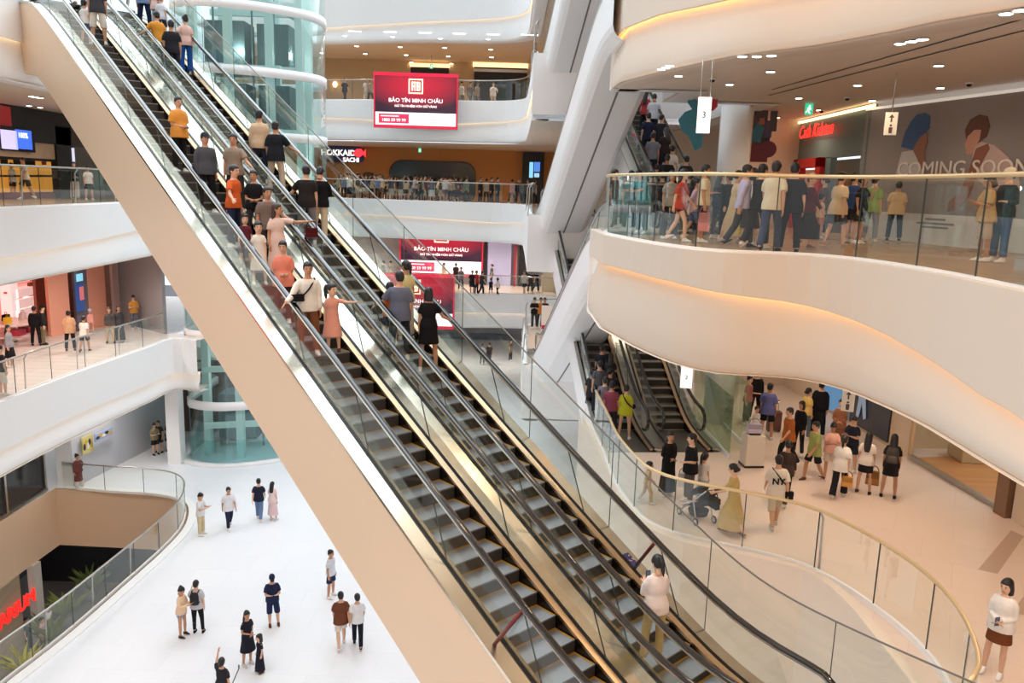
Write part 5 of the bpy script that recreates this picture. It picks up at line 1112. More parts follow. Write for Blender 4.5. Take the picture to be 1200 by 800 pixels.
# ground floor
def g(lab, pose, k, x, y, H, face, top, bot=None, z=L1, **kw): return person(lab, pose, k, H, at(x, y, z), face, top, bot, **kw)
g('man in white shirt and beige trousers looking at a phone by the curved railing', 'phone', 'm', 236, 627, 1.72, 60, ('tee', (226, 226, 230)), ('trousers', (212, 196, 158)))
g('man in white tee with a crossbody strap walking on the white floor', 'walk', 'm', 269, 619, 1.72, 15, ('loose_tee', (232, 232, 236)), ('trousers', (38, 44, 66)))
g('man in navy tee and jeans walking away beside the escalator panel', 'walk2', 'm', 304, 609, 1.74, 170, ('tee', (34, 38, 56)), ('trousers', (104, 130, 164)))
g('woman in pale pink long skirt with long black hair by the escalator panel', 'call', 'f', 320, 609, 1.62, 150, ('tee', (236, 214, 212)), ('midi', (228, 198, 200)), hair='long')
g('woman in peach top and denim shorts standing beside the man in checks', 'phone', 'f', 214, 746, 1.62, 55, ('long', (238, 204, 172)), ('hot', (140, 156, 184)), hair='bun', shoes=(60, 50, 46))
chk = g('man in black and white shirt with both hands raised, beside the woman in peach', 'call', 'm', 232, 741, 1.7, 160, ('tee', (196, 196, 200)), ('slim', (26, 26, 32)), shoes=BLACK)
g('man in navy tee, shorts and cap looking down at his phone', 'phone', 'm', 320, 733, 1.72, 5, ('tee', (36, 44, 76)), ('long_shorts', (34, 44, 80)), hat=('cap', (36, 42, 66)), shoes=BROWN)
g('woman in black pinafore and white blouse holding a small child\'s hand', 'clasp', 'f', 291, 778, 1.64, 35, ('dress', (32, 34, 46)), None, hair='long', shoes=(214, 206, 196))
g('small child in dark dress held by the woman in the pinafore', 'stand', 'c', 305, 787, 1.15, -60, ('dress_long', (34, 34, 46)), None, hair='bob', shoes=BROWN)
selfw = g('woman in black top with a raised hand at the bottom frame edge', 'selfie', 'f', 262, 838, 1.62, 150, ('tee', (40, 40, 46)), ('skirt', BLACK), hair='low_bun')
g('person in white top and navy shorts half hidden by the escalator panel', 'stand', 'm', 388, 699, 1.66, 60, ('tee', (216, 220, 230)), ('shorts', (40, 54, 86)))
g('man in brown tee and white shorts walking along the escalator panel', 'walk', 'm', 400, 757, 1.72, 185, ('loose_tee', (112, 66, 46)), ('shorts', (234, 222, 212)))
g('person in black trousers hidden to the waist behind the escalator panel', 'walk2', 'm', 419, 757, 1.66, 180, ('tee', (226, 226, 228)), ('trousers', (24, 26, 38)), shoes=BLACK)
g('woman in long maroon coat standing behind the curved railing at left', 'hip', 'f', 93, 573, 1.6, 30, ('coat', (116, 68, 66)), ('wide', (226, 220, 216)), hair='bun')
for x, y, f, t, b, lab in ((182, 533, 30, (146, 134, 106), (40, 40, 40), 'man in khaki tee and black shorts in the ground floor passage'), (187, 530, -30, (50, 46, 50), (60, 56, 56), 'person in dark grey in the ground floor passage, behind the khaki tee'), (198, 528, 60, (30, 28, 32), (26, 26, 28), 'person in black beside the white column in the passage')):
    g(lab, 'phone' if x == 182 else 'stand', 'm', x, y, 1.65, f, ('tee', t), ('shorts', b), shoes=BLACK)
g('person in grey top walking on the far ground floor, left of a pair', 'walk', 'f', 565, 427, 1.65, 170, ('tee', (150, 156, 166)), ('trousers', (120, 124, 134)))
g('person in dark top with a bag on the far ground floor, right of a pair', 'walk2', 'm', 573, 427, 1.72, 170, ('tee', (44, 46, 54)), ('trousers', (70, 74, 84)))
g('person in brown standing on the far ground floor beside the landing', 'stand', 'm', 598, 423, 1.7, 60, ('tee', (92, 76, 66)), ('trousers', (48, 46, 48)))
# left second floor
def l2(lab, pose, k, x, y, H, face, top, bot=None, **kw): return g(lab, pose, k, x, y, H, face, top, bot, z=L2, **kw)
l2('person in dark tee and white shorts at the left frame edge by the slanting railing', 'bag', 'm', 4, 463, 1.68, 120, ('tee', (60, 58, 60)), ('long_shorts', (232, 226, 214)))
l2('woman in grey top and black skirt at the left frame edge beside the pink shop', 'bag', 'f', 13, 430, 1.62, 60, ('long', (150, 146, 150)), ('skirt', (28, 26, 28)), hair='long')
l2('person in all black looking into the pink shop', 'stand', 'm', 43, 405, 1.72, 160, ('long', (24, 24, 28)), ('trousers', (24, 24, 28)), shoes=BLACK)
l2('person in dark jacket, cap and khaki trousers at the pink shop', 'hip', 'm', 52, 404, 1.72, 90, ('long', (40, 38, 40)), ('trousers', (126, 118, 84)), hat=('cap', (30, 28, 30)), shoes=BLACK)
l2('man in tan tee and black trousers before the salmon wall', 'stand', 'm', 83, 411, 1.7, 170, ('loose_tee', (206, 160, 124)), ('trousers', (40, 38, 40)), shoes=(90, 84, 80))
l2('boy in white tee and black shorts beside the lit blue display', 'walk', 'm', 100, 412, 1.5, 150, ('loose_tee', (236, 230, 222)), ('shorts', (34, 34, 40)), shoes=(80, 76, 76))
l2('child in pale blue cap in front of the salmon wall', 'stand', 'c', 107, 392, 1.2, 10, ('tee', (230, 160, 150)), ('shorts', (200, 140, 130)), hat=('cap', (180, 190, 226)))
l2('woman in grey jacket and beige trousers near the grey end wall', 'stand', 'f', 130, 402, 1.62, -10, ('long', (88, 84, 84)), ('trousers', (206, 184, 150)), shoes=BLACK)
l2('woman in long charcoal dress beside the woman in the grey jacket', 'stand', 'f', 141, 401, 1.66, 10, ('robe', (72, 70, 74)), None, hair='long')
l2('man in mustard shirt looking at his phone by the grey end wall', 'phone', 'm', 158, 386, 1.68, 10, ('tee', MUST), ('trousers', (96, 106, 124)))
# left third floor
def sz(lab, pose, k, x, yh, yf, H, z, face, top, bot=None, **kw): return person(lab, pose, k, H, bysize(x, yh, yf, H, z), face, top, bot, **kw)
sz('boy in white printed tee and dark shorts outside the food shop', 'stand', 'm', 15, 198, 239, 1.5, L3, 60, ('loose_tee', (232, 228, 222)), ('shorts', (50, 54, 72)))
sz('man in cream shirt and dark shorts beside the boy at the food shop', 'walk', 'm', 30, 190, 239, 1.7, L3, -60, ('tee', (230, 216, 192)), ('shorts', (52, 52, 60)))
sz('woman in black top and pale grey trousers behind the upper left railing', 'clasp', 'f', 88, 195, 239, 1.62, L3, 10, ('long', (34, 34, 40)), ('wide', (206, 200, 196)), hair='bob')
sz('boy in white tee and black shorts beside the tan escalator panel', 'stand', 'm', 104, 200, 240, 1.45, L3, 20, ('tee', (230, 230, 232)), ('shorts', (36, 36, 44)))
# third floor crowd on the right
R3 = [('man in teal shirt leaning on the railing end by the escalator head', 'lean', 'm', 754, 204, 281, 1.68, -40, ('tee', (34, 118, 124)), ('trousers', (50, 50, 58)), {}),
 ('person in navy tee standing behind the railing beside the white truss', 'stand', 'm', 719, 201, 270, 1.7, 60, ('tee', (44, 52, 84)), ('trousers', BLACK), {}),
 ('person in dark olive top next to the navy tee by the white truss', 'stand', 'f', 730, 210, 272, 1.6, 80, ('tee', (86, 88, 70)), ('trousers', BLACK), {'hair': 'low_bun'}),
 ('woman in black and white striped top and black trousers in the third floor crowd', 'stand', 'f', 785, 204, 284, 1.6, 20, ('tee', (150, 144, 132)), ('wide', (26, 28, 40)), {'hair': 'bob'}),
 ('woman in dark red tee with bare legs and white shoes', 'walk', 'f', 797, 200, 285, 1.62, 75, ('loose_tee', RED_), ('hot', (90, 26, 34)), {'hair': 'long'}),
 ('girl in lavender tee and denim shorts behind the woman in red', 'walk', 'f', 813, 214, 286, 1.42, 80, ('tee', (206, 180, 206)), ('shorts', (96, 112, 144)), {'hair': 'pony'}),
 ('man in cream tee and black shorts carrying a pink bag', 'bag', 'm', 824, 195, 286, 1.72, 90, ('tee', (224, 206, 172)), ('shorts', (36, 34, 36)), {}),
 ('person dressed all in black between the cream tee man and the cream dress', 'stand', 'f', 842, 202, 280, 1.62, 130, ('long', (26, 24, 28)), ('trousers', (26, 24, 28)), {'hair': 'long'}),
 ('woman in cream midi dress with a shoulder strap', 'walk2', 'f', 861, 199, 284, 1.62, 95, ('dress_long', (222, 200, 160)), None, {'hair': 'low_bun'}),
 ('man in lavender shirt and dark grey trousers', 'walk', 'm', 870, 196, 293, 1.7, 100, ('long', (188, 180, 206)), ('trousers', (60, 56, 58)), {'shoes': BLACK}),
 ('woman in white top with a yellow bag beside the lavender shirt', 'stand', 'f', 880, 199, 290, 1.66, 140, ('tee', (226, 216, 204)), ('skirt', (60, 50, 46)), {'hair': 'bob'}),
 ('man in black sleeveless top and dark trousers left of the cream tee', 'walk', 'm', 889, 193, 292, 1.72, 140, ('tank', (26, 24, 26)), ('trousers', (40, 36, 36)), {}),
 ('man in cream tee and jeans, back turned, tallest at the railing middle', 'walk', 'm', 905, 191, 299, 1.74, 165, ('tee', (218, 200, 168)), ('trousers', (62, 70, 98)), {'shoes': BLACK}),
 ('man in navy black tee and dark trousers right of the cream tee', 'stand', 'm', 927, 195, 301, 1.72, 175, ('loose_tee', (28, 30, 40)), ('trousers', (34, 36, 46)), {'shoes': BLACK}),
 ('woman in cream bucket hat, maroon top and dark skirt', 'walk', 'f', 946, 207, 294, 1.58, 60, ('long', (86, 34, 48)), ('midi', (44, 40, 44)), {'hat': ('bucket', (222, 204, 160)), 'shoes': (120, 96, 80)}),
 ('child in peach tee behind the woman in the bucket hat', 'stand', 'c', 961, 226, 279, 1.2, 130, ('tee', (222, 184, 140)), ('shorts', (196, 130, 110)), {}),
 ('woman in beige tee and grey denim shorts striding to the right', 'walk', 'f', 982, 200, 289, 1.64, 150, ('loose_tee', (216, 192, 154)), ('shorts', (78, 86, 104)), {'shoes': (170, 140, 110)}),
 ('man in blue tee behind the woman in the beige tee', 'bag', 'm', 999, 201, 282, 1.7, 120, ('tee', (54, 72, 116)), ('shorts', (44, 40, 44)), {}),
 ('person in black top between the blue tee and the lime tee', 'call', 'f', 1009, 203, 283, 1.64, 60, ('tee', (30, 30, 38)), ('shorts', (50, 40, 40)), {'hair': 'low_bun'}),
 ('man in lime green and white tee with light grey jeans', 'stand', 'm', 1022, 208, 285, 1.66, 150, ('loose_tee', (142, 168, 92)), ('trousers', (146, 152, 166)), {}),
 ('boy in cream tee and navy trousers, back turned before the hoarding', 'stand', 'm', 1050, 214, 284, 1.55, 175, ('loose_tee', (224, 198, 152)), ('trousers', (34, 46, 72)), {'shoes': BLACK}),
 ('woman in tan top and shorts looking down, left of the white capped man', 'phone', 'f', 1155, 211, 313, 1.6, -60, ('loose_tee', (196, 166, 116)), ('long_shorts', (196, 176, 156)), {'hair': 'bob', 'hc': 'k'}),
 ('man in black tee, jeans and white cap, last figure right on the third floor', 'bag', 'm', 1176, 203, 314, 1.72, -50, ('long', (26, 28, 36)), ('trousers', (76, 98, 142)), {'hat': ('cap', (232, 218, 196))})]
TOP3 = {}
for lab, pose, k, x, yh, yf, H, f, t, b, kw in R3:
    P = bysize(x, yh, yf, H, L3); TOP3[lab] = person(lab, pose, k, H, P, f, t, b, **kw)
for i, (x, yh, c_, lab) in enumerate(((738, 206, (50, 52, 60), 'dark haired person in charcoal behind the teal shirted man'), (762, 198, (70, 66, 70), 'person in grey behind the crowd at the foot of the crowded escalator'), (775, 197, (36, 34, 40), 'person in black behind the crowd left of the striped top'), (806, 199, (60, 40, 40), 'person in brown behind the woman in red'), (853, 200, (44, 40, 40), 'person in dark brown half hidden by the cream dress'), (965, 200, (100, 84, 76), 'person in taupe behind the bucket hat woman'))):
    sz(lab, 'stand', 'mf'[i % 2], x, yh, yh+70, 1.66, L3, 150+20*i, ('tee', c_), ('trousers', (40, 40, 46)), hair=['short', 'low_bun'][i % 2])
# packed on the escalators that rise away from us
def esc_people(E_, L_, base):
    for i, (x, y, H, k, c_, hair, lab) in enumerate(L_): person(lab, ['stand', 'phone', 'stand', 'clasp'][i % 4], k, H, E_.headspot(x, y, H), 180+(i % 3-1)*25, ('tee', c_), ('trousers', (38, 40, 48)), hair=hair)
esc_people(P3R, ((757, 108, 1.6, 'f', (170, 60, 60), 'long', 'woman in red top highest on the crowded third floor escalator'), (767, 110, 1.68, 'm', (206, 206, 214), 'short', 'man in white shirt highest right on the crowded third floor escalator'), (760, 132, 1.7, 'm', (36, 42, 66), 'short', 'man in navy tee on the crowded third floor escalator, below the red top'), (776, 132, 1.66, 'm', (40, 40, 46), 'short', 'man in black tee beside the rail of the crowded third floor escalator'), (766, 158, 1.64, 'm', (120, 122, 134), 'short', 'man in grey tee with arms spread on the crowded third floor escalator'), (781, 150, 1.6, 'f', (52, 42, 44), 'long', 'woman in dark brown with long hair on the crowded third floor escalator'),
  (788, 168, 1.6, 'f', (222, 216, 208), 'low_bun', 'woman in white top on the crowded third floor escalator'), (782, 180, 1.68, 'm', (34, 34, 40), 'short', 'man in black low on the crowded third floor escalator'), (805, 182, 1.66, 'm', (54, 52, 56), 'short', 'man in charcoal lowest by the rail of the crowded third floor escalator'), (768, 190, 1.2, 'c', (196, 150, 120), 'short', 'child in tan low on the crowded third floor escalator')), 0)
esc_people(P2L, ((706, 405, 1.66, 'm', (34, 36, 46), 'short', 'man in black highest in the queue on the second floor escalator'), (716, 412, 1.62, 'f', (60, 56, 60), 'long', 'woman in dark grey high on the second floor escalator'), (704, 424, 1.7, 'm', (88, 90, 100), 'short', 'man with grey top in the middle of the packed second floor escalator'), (716, 432, 1.64, 'f', (44, 42, 46), 'low_bun', 'woman in black in the middle of the packed second floor escalator'), (706, 445, 1.68, 'm', (120, 118, 124), 'short', 'man in pale grey lower on the packed second floor escalator'), (697, 450, 1.62, 'f', (50, 48, 54), 'pony', 'woman in charcoal with ponytail on the packed second floor escalator')), 0)
# second floor, right
E2 = {}
def r2p(lab, pose, k, x, y, H, face, top, bot=None, **kw): E2[lab[:24]] = p = g(lab, pose, k, x, y, H, face, top, bot, z=L2, **kw); return p
r2p('man in plum shirt queueing for the packed second floor escalator', 'stand', 'm', 714, 512, 1.72, 175, ('tee', (142, 70, 88)), ('trousers', (44, 44, 52)))
r2p('woman in yellow green tee with a black strap, queueing behind the railing', 'stand', 'f', 731, 514, 1.66, 170, ('loose_tee', (186, 188, 46)), ('hot', (196, 176, 140)), hair='bun')
r2p('person in dark clothes standing by the white truss foot on the second floor', 'stand', 'm', 692, 493, 1.7, 150, ('tee', (48, 44, 46)), ('shorts', (44, 42, 44)), shoes=(200, 196, 190))
r2p('woman in long black dress at the foot of the empty escalator', 'clasp', 'f', 781, 580, 1.62, 30, ('robe', (24, 23, 26)), None, hair='long')
totem = r2p('man in black tee with a white tote bag at the escalator foot', 'bag', 'm', 806, 590, 1.74, -70, ('loose_tee', (24, 24, 27)), ('trousers', (90, 86, 84)))
r2p('girl in pale blue skirt beside the man with the tote bag', 'stand', 'c', 822, 588, 1.25, 150, ('tee', (226, 224, 222)), ('midi', (166, 188, 196)), hair='pony', shoes=(206, 120, 130))
r2p('child in beige outfit behind the curved glass at the escalator foot', 'walk', 'c', 757, 590, 1.05, 100, ('tee', (206, 184, 148)), ('trousers', (204, 180, 146)))
pushw = r2p('woman in long yellow patterned dress pushing a black stroller', 'push', 'f', 857, 626, 1.6, -105, ('dress_long', (200, 174, 116)), None, hair='low_bun', shoes=(120, 80, 60))
nym = r2p('man in white tee with an NY mark and black strap bag, back turned', 'walk', 'm', 906, 618, 1.68, 195, ('loose_tee', (232, 222, 208)), ('long_shorts', (216, 200, 178)), shoes=(200, 210, 210))
r2p('woman in dark brown top and trousers in front of the white tee man', 'walk2', 'f', 917, 592, 1.62, 170, ('long', (58, 46, 42)), ('trousers', (48, 38, 36)), hair='low_bun')
r2p('woman in red pink top by the greenish glass screens', 'bag', 'f', 874, 497, 1.6, 60, ('tee', (196, 90, 92)), ('trousers', (34, 34, 46)), hair='bun')
r2p('person in black beside the woman in the red pink top', 'stand', 'm', 883, 492, 1.7, 20, ('long', (26, 26, 30)), ('trousers', (26, 26, 30)))
r2p('man in violet blue tee and black shorts with a brown suitcase', 'stand', 'm', 897, 514, 1.74, 165, ('loose_tee', (98, 100, 152)), ('shorts', (28, 28, 34)))
r2p('child in pale grey standing behind the square white bin', 'stand', 'c', 884, 515, 1.05, 30, ('tee', (214, 206, 206)), ('shorts', (170, 160, 160)))
r2p('man in rust brown tee walking left', 'walk', 'm', 921, 546, 1.66, -60, ('loose_tee', (164, 92, 42)), ('trousers', (30, 28, 30)))
r2p('woman in black with short hair behind the rust brown tee', 'stand', 'f', 934, 533, 1.6, -40, ('long', (28, 27, 30)), ('trousers', (28, 28, 34)), hair='bob')
r2p('woman in yellow tee and jeans near the blue poster', 'bag', 'f', 942, 514, 1.6, 140, ('tee', (226, 190, 108)), ('trousers', (94, 108, 122)), hair='low_bun')
r2p('tall man in black robe like outfit before the blue poster', 'stand', 'm', 957, 512, 1.78, 165, ('coat', (26, 26, 32)), ('trousers', (28, 28, 34)))
r2p('boy in green tee and black shorts eating, walking left', 'walk', 'm', 951, 563, 1.6, -50, ('loose_tee', (150, 156, 90)), ('shorts', (30, 32, 38)), shoes=BROWN)
r2p('woman in flowered blouse beside the dark poster', 'clasp', 'f', 980, 530, 1.6, 0, ('long', (158, 104, 74)), ('skirt', (130, 90, 68)), hair='low_bun')
r2p('boy in navy tee next to the woman in the flowered blouse', 'phone', 'm', 995, 552, 1.55, -30, ('tee', (34, 38, 54)), ('shorts', (34, 36, 46)))
r2p('girl in pink top and cream shorts looking at her hands', 'phone', 'f', 970, 562, 1.56, 10, ('tee', (232, 176, 160)), ('shorts', (234, 214, 196)), hair='low_bun')
flare = r2p('girl in white tee and flared black jeans with an orange bag', 'walk', 'f', 982, 583, 1.6, 170, ('loose_tee', (238, 230, 220)), ('wide', (30, 30, 36)), hair='pony')
brbag = r2p('long haired girl in white tee and short black skirt with a brown bag', 'stand', 'f', 1011, 578, 1.6, 170, ('tee', (236, 222, 208)), ('mini', (26, 26, 30)), hair='long', shoes=(60, 46, 44))
bpk = r2p('long haired girl in black with a dark backpack, back turned', 'stand', 'f', 1040, 583, 1.64, 180, ('tee', (32, 30, 32)), ('mini', (28, 27, 30)), hair='long', shoes=BLACK)
whb = r2p('woman in white blouse and short brown skirt at the lower right corner', 'clasp', 'f', 1164, 791, 1.63, -12, ('long', (238, 230, 222)), ('mini', (112, 62, 34)), hair='bob', shoes=(238, 234, 230))
# far second floor and landing
C2 = [(553, 307, 345, (40, 38, 42), 'person in black at the left of the group on the far second floor gallery'), (558, 310, 345, (190, 60, 60), 'person in red on the far second floor gallery'), (564, 307, 346, (60, 58, 62), 'person in charcoal on the far second floor gallery'), (575, 320, 346, (44, 46, 56), 'person in navy beside a child on the far second floor gallery'), (583, 327, 346, (226, 222, 216), 'child in white on the far second floor gallery'), (576, 303, 330, (90, 92, 100), 'person in grey by the lilac shop wall'), (614, 315, 345, (210, 206, 204), 'person in white top and shorts by the dark passage'), (621, 312, 343, (70, 62, 64), 'person in brown by the dark passage'), (628, 314, 342, (30, 30, 36), 'person in black by the dark passage'), (520, 304, 330, (226, 190, 160), 'person in cream under the inner red billboard'), (534, 310, 332, (34, 32, 34), 'person in black under the inner red billboard'), (449, 298, 330, (110, 114, 122), 'person in grey at the far left of the second floor gallery'), (458, 297, 330, (150, 150, 150), 'person in pale grey at the far left of the second floor gallery'), (540, 311, 340, (120, 120, 130), 'person in blue grey right of the inner red billboard')]
for i, (x, yh, yf, c_, lab) in enumerate(C2):
    k = 'c' if 'child' in lab else 'mf'[i % 2]; H = 1.2 if k == 'c' else 1.66; P = at(x, yf, L2); P2 = bysize(x, yh, yf, H, L2)
    if P.y > 60.5: P = P*(60.2/P.y); P.z = L2
    P.z = L2; person(lab, ['walk', 'stand', 'walk2', 'stand'][i % 4], k, H, P, i*55 % 360, ('tee', c_), ('trousers' if i % 3 else 'shorts', (46, 46, 54)), hair=['short', 'low_bun'][i % 2])
for x, yh, c_, lab, pose in ((626, 351, (34, 34, 38), 'man in black leaning on the rounded far landing railing', 'phone'), (633, 356, (206, 130, 60), 'woman in orange at the rounded far landing railing', 'stand'), (638, 350, (40, 40, 48), 'man in dark navy behind the woman in orange on the far landing', 'stand')):
    P = bysize(x, yh, yh+36, 1.66, L2); P.y = min(P.y, 42.3); P.x = atd(x, yh+20, P.y).x*P.y/max(atd(x, yh+20, P.y).y, .1); person(lab, pose, 'm' if 'man' in lab[:4] else 'f', 1.66, P, 0, ('tee', c_), ('trousers', DGREY))
# far fourth floor
for x, yh, yf, c_, b_, lab, pose in ((404, 92, 117, (60, 58, 62), (70, 66, 66), 'person in dark grey on the far fourth floor gallery beside the wall lamp', 'walk'), (429, 95, 117, (230, 226, 218), (226, 220, 206), 'person in white left of a pair on the far fourth floor gallery', 'stand'), (434, 95, 117, (150, 146, 140), (80, 78, 80), 'person in grey right of a pair on the far fourth floor gallery', 'walk2'), (541, 96, 119, (226, 226, 230), (160, 160, 166), 'person in white right beside the upper red billboard', 'stand'), (551, 102, 120, (130, 126, 126), (60, 60, 64), 'person in grey before the dark fashion shop, left of the white shirt', 'walk'), (559, 101, 120, (170, 160, 150), (130, 124, 118), 'person in beige before the dark fashion shop', 'walk2'), (578, 94, 120, (244, 244, 244), (216, 204, 190), 'figure in bright white shirt before the dark fashion shop', 'hip')):
    P = bysize(x, yh, yf, 1.68, L4); P.y = 56.0; P.x = atY(x, 110, 56.0).x; person(lab, pose, 'm', 1.68, P, 40 if pose != 'hip' else 0, ('tee', c_), ('trousers', b_))
# far third floor crowd
rnd = random.Random(11)
named = [(563, (24, 26, 34), 'stand', 'm', 'man in black coat, leftmost of the group right of the black window'), (570, (196, 180, 160), 'stand', 'f', 'person in cream beside the man in the black coat on the far gallery'), (576, (60, 40, 36), 'stand', 'm', 'person in dark brown in the far gallery group right of the black window'), (583, (40, 46, 70), 'stand', 'm', 'person in navy, right end of the far gallery group'), (600, (200, 110, 100), 'walk', 'f', 'woman in salmon near the black booth on the far gallery'), (546, (120, 136, 110), 'walk', 'm', 'person in sage green bending by the stroller on the far gallery'), (608, (40, 42, 48), 'stand', 'm', 'person in black at the corner post of the far gallery'), (618, (90, 84, 84), 'stand', 'f', 'person in grey before the black booth, left'), (626, (140, 130, 124), 'walk', 'f', 'person in taupe before the black booth, right')]
for x, c_, pose, k, lab in named:
    Y = 53.6 if x < 600 else 53.2; P = atY(x, 225, Y); P.z = L3; person(lab, pose, k, 1.7 if k == 'm' else 1.62, P, rnd.choice((0, 60, 150)), ('long' if k == 'm' else 'tee', c_), ('trousers', (34, 34, 42)), hair='short' if k == 'm' else 'low_bun')
cols = [(44, 110, 108), (224, 220, 210), (36, 38, 50), (120, 140, 176), (70, 66, 68), (210, 196, 170), (40, 40, 44), (96, 104, 130), (232, 232, 232), (150, 60, 70), (54, 52, 60), (180, 170, 160)]
x = 393.0; i = 0
while x < 541:
    Y = 54.2+(i*7 % 5)*.75; P = atY(x, 225, Y); P.z = L3; k = 'mfmf'[i % 4] if i % 9 else 'c'; c_ = cols[(i*5) % 12]
    person('small figure in the dense crowd along the far third floor railing', ['walk', 'stand', 'walk2', 'phone', 'stand'][i % 5], k, {'m': 1.7, 'f': 1.6, 'c': 1.2}[k]*(.97+.06*rnd.random()), P, rnd.choice((0, 90, -90, 180, 120)), ('tee', c_), (['trousers', 'shorts', 'skirt'][i % 3], cols[(i*7+3) % 12] if i % 3 else (44, 46, 60)), hair=['short', 'long', 'short', 'bun'][i % 4], group='crowd along the far third floor railing')
    x += 2.4+rnd.random()*1.8; i += 1
# basement diners
for x, y, c_, lab in ((34, 752, (80, 84, 96), 'diner in slate top in the basement, left of a pair'), (52, 752, (214, 180, 176), 'diner in pale pink top in the basement'), (60, 738, (236, 236, 236), 'waiter in white walking in the basement under the passage')):
    P = at(x, y+12, L0); person(lab, 'stand', 'f', 1.6, P, 60, ('tee', c_), ('trousers', DGREY), hair='low_bun')
# ------------------------------------------------------------------ what they carry
def strap(e, col, side=1):
    for q, S, sh in PEOPLE:
        if q == e:
            s0 = S['arms'][side][0]; c = S['c']; u = S['u']; a = s0+V((-.04*side, 0, .06)); b = c+u*.12+V((-.2*side, 0, 0)); pts = []
            for t in range(9):
                p = a.lerp(b, t/8); p.y = c.y+u.y*.3-.15*sin(pi*t/8)-.02; pts.append(wm(e) @ p)
            for t in range(8, -1, -1):
                p = a.lerp(b, t/8); p.y = c.y+u.y*.3+.15*sin(pi*t/8)+.02; pts.append(wm(e) @ p)
            return pts, wm(e) @ (b+V((0, -.08, 0))), wm(e) @ (b+V((0, .1, 0)))
def smallbag(lab, P, col, nrm=(0, -1, 0), w_=.24, h_=.2, d_=.09, name='handbag', straps=None, r=.012):
    e = empty(name, P, 0, lab, 'bag'); M = plate_mat(P+V((0, 0, -h_/2)), nrm); mb = MB(); mb.plate([(-w_/2, -h_/2), (w_/2, -h_/2), (w_/2*.9, h_/2), (-w_/2*.9, h_/2)], M, d_); mb.build('bag_body', cloth(col), e, bevel=.015)
    mb = MB(); mb.plate([(-w_/2*.92, 0), (w_/2*.92, 0), (w_/2*.9, h_/2), (-w_/2*.9, h_/2)], M @ Matrix.Translation((0, -d_/2-.006, 0)), .012); mb.build('flap', cloth(tuple(int(v*.8) for v in col)), e)
    mb = MB(); mb.tube(straps or [M @ V((w_*.4*cos(a*pi/8), 0, h_/2+.14*sin(a*pi/8))) for a in range(9)], r, 6); mb.build('strap', cloth(tuple(int(v*.7) for v in col)), e); return e
smallbag('dark red handbag hanging from the outstretched hand on the left escalator', handpos(redbagw, 'L')+V((0, 0, -.13)), (92, 24, 32), (.4, -1, 0), .26, .19)
p_, f_, b_ = strap(bagman, BLACK); smallbag('black crossbody bag on the white sweatshirt', f_+V((.0, -.05, .12)), (24, 24, 26), (.5, -1, 0), .26, .13, .07, 'crossbody_bag', p_, .016)
smallbag('small black camera bag beside the woman in the short black dress', wm(camw) @ V((.3, .05, .62)), (22, 22, 24), (0, -1, 0), .16, .15, .1)
def phone(lab, P, nrm): 
    e = empty('phone', P, 0, lab, 'phone'); M = plate_mat(P, nrm); mb = MB(); mb.plate(rrect(.075, .15, .01, 3), M, .009); mb.build('phone_body', mat('phone_black', (20, 20, 24), .2), e); mb = MB(); mb.plate(rrect(.066, .138, .008, 3), M @ Matrix.Translation((0, -.006, 0)), .002); mb.build('phone_screen', mat('phone_screen', (70, 84, 110), .2, emit=.3), e)
phone('dark phone held up by the woman in white blouse and khaki trousers', (handpos(phw, 'L')+handpos(phw, 'R'))/2+V((0, .0, .06)), (.3, -.9, .2)); phone('dark phone in the hands of the woman in the short brown skirt', handpos(whb, 'L')+V((0, -.02, .03)), (.1, -.8, .6))
def handbagat(lab, e, side, col, w_=.3, h_=.34, name='shopping_bag'): P = handpos(e, side)+V((0, 0, -.1)); return smallbag(lab, P, col, (-P.x, -P.y, 0), w_, h_, .1, name)
handbagat('pink shopping bag carried by the man in the cream tee and black shorts', TOP3['man in cream tee and black shorts carrying a pink bag'], 'R', (226, 150, 150), .26, .42)
handbagat('yellow bag hanging from the woman in the white top', TOP3['woman in white top with a yellow bag beside the lavender shirt'], 'L', (214, 190, 30), .22, .4)
handbagat('white tote bag of the man in the black tee', totem, 'R', (232, 228, 220), .34, .36); handbagat('orange bag of the girl in flared black jeans', flare, 'R', (226, 162, 84), .26, .26); handbagat('brown paper bag of the girl in the short black skirt', brbag, 'R', (150, 104, 58), .32, .36)
def backpack(lab, e, col, s=1.0):
    M = backmat(e); P = M.translation; o = empty('backpack', P, 0, lab, 'bag'); mb = MB(); mb.rings([(0, .05*s, -.22*s, .13*s, .07*s), (0, .06*s, -.19*s, .15*s, .1*s), (0, .06*s, .08*s, .15*s, .09*s), (0, .045*s, .18*s, .12*s, .07*s), (0, .04*s, .2*s, .06*s, .04*s)], 16, M=M); mb.build('pack_body', cloth(col), o)
    mb = MB(); mb.rings([(0, .13*s, -.18*s, .1*s, .045*s), (0, .14*s, -.15*s, .11*s, .05*s), (0, .14*s, -.03*s, .11*s, .045*s), (0, .12*s, .0, .08*s, .03*s)], 14, M=M); mb.build('front_pocket', cloth(tuple(min(255, int(v*1.25)) for v in col)), o)
    for sd in (-1, 1): mb = MB(); mb.tube([M @ V((sd*.09, .0, .16)), M @ V((sd*.1, -.08, .2)), M @ V((sd*.11, -.2, .17)), M @ V((sd*.12, -.27, .04)), M @ V((sd*.13, -.2, -.1)), M @ V((sd*.12, -.02, -.16))], .018, 6); mb.build('strap', cloth(tuple(int(v*.7) for v in col)), o)
backpack('dark grey backpack on the girl in black', bpk, (70, 64, 60)); backpack('dark backpack on the man in the black and white shirt', chk, (44, 44, 50), .9)
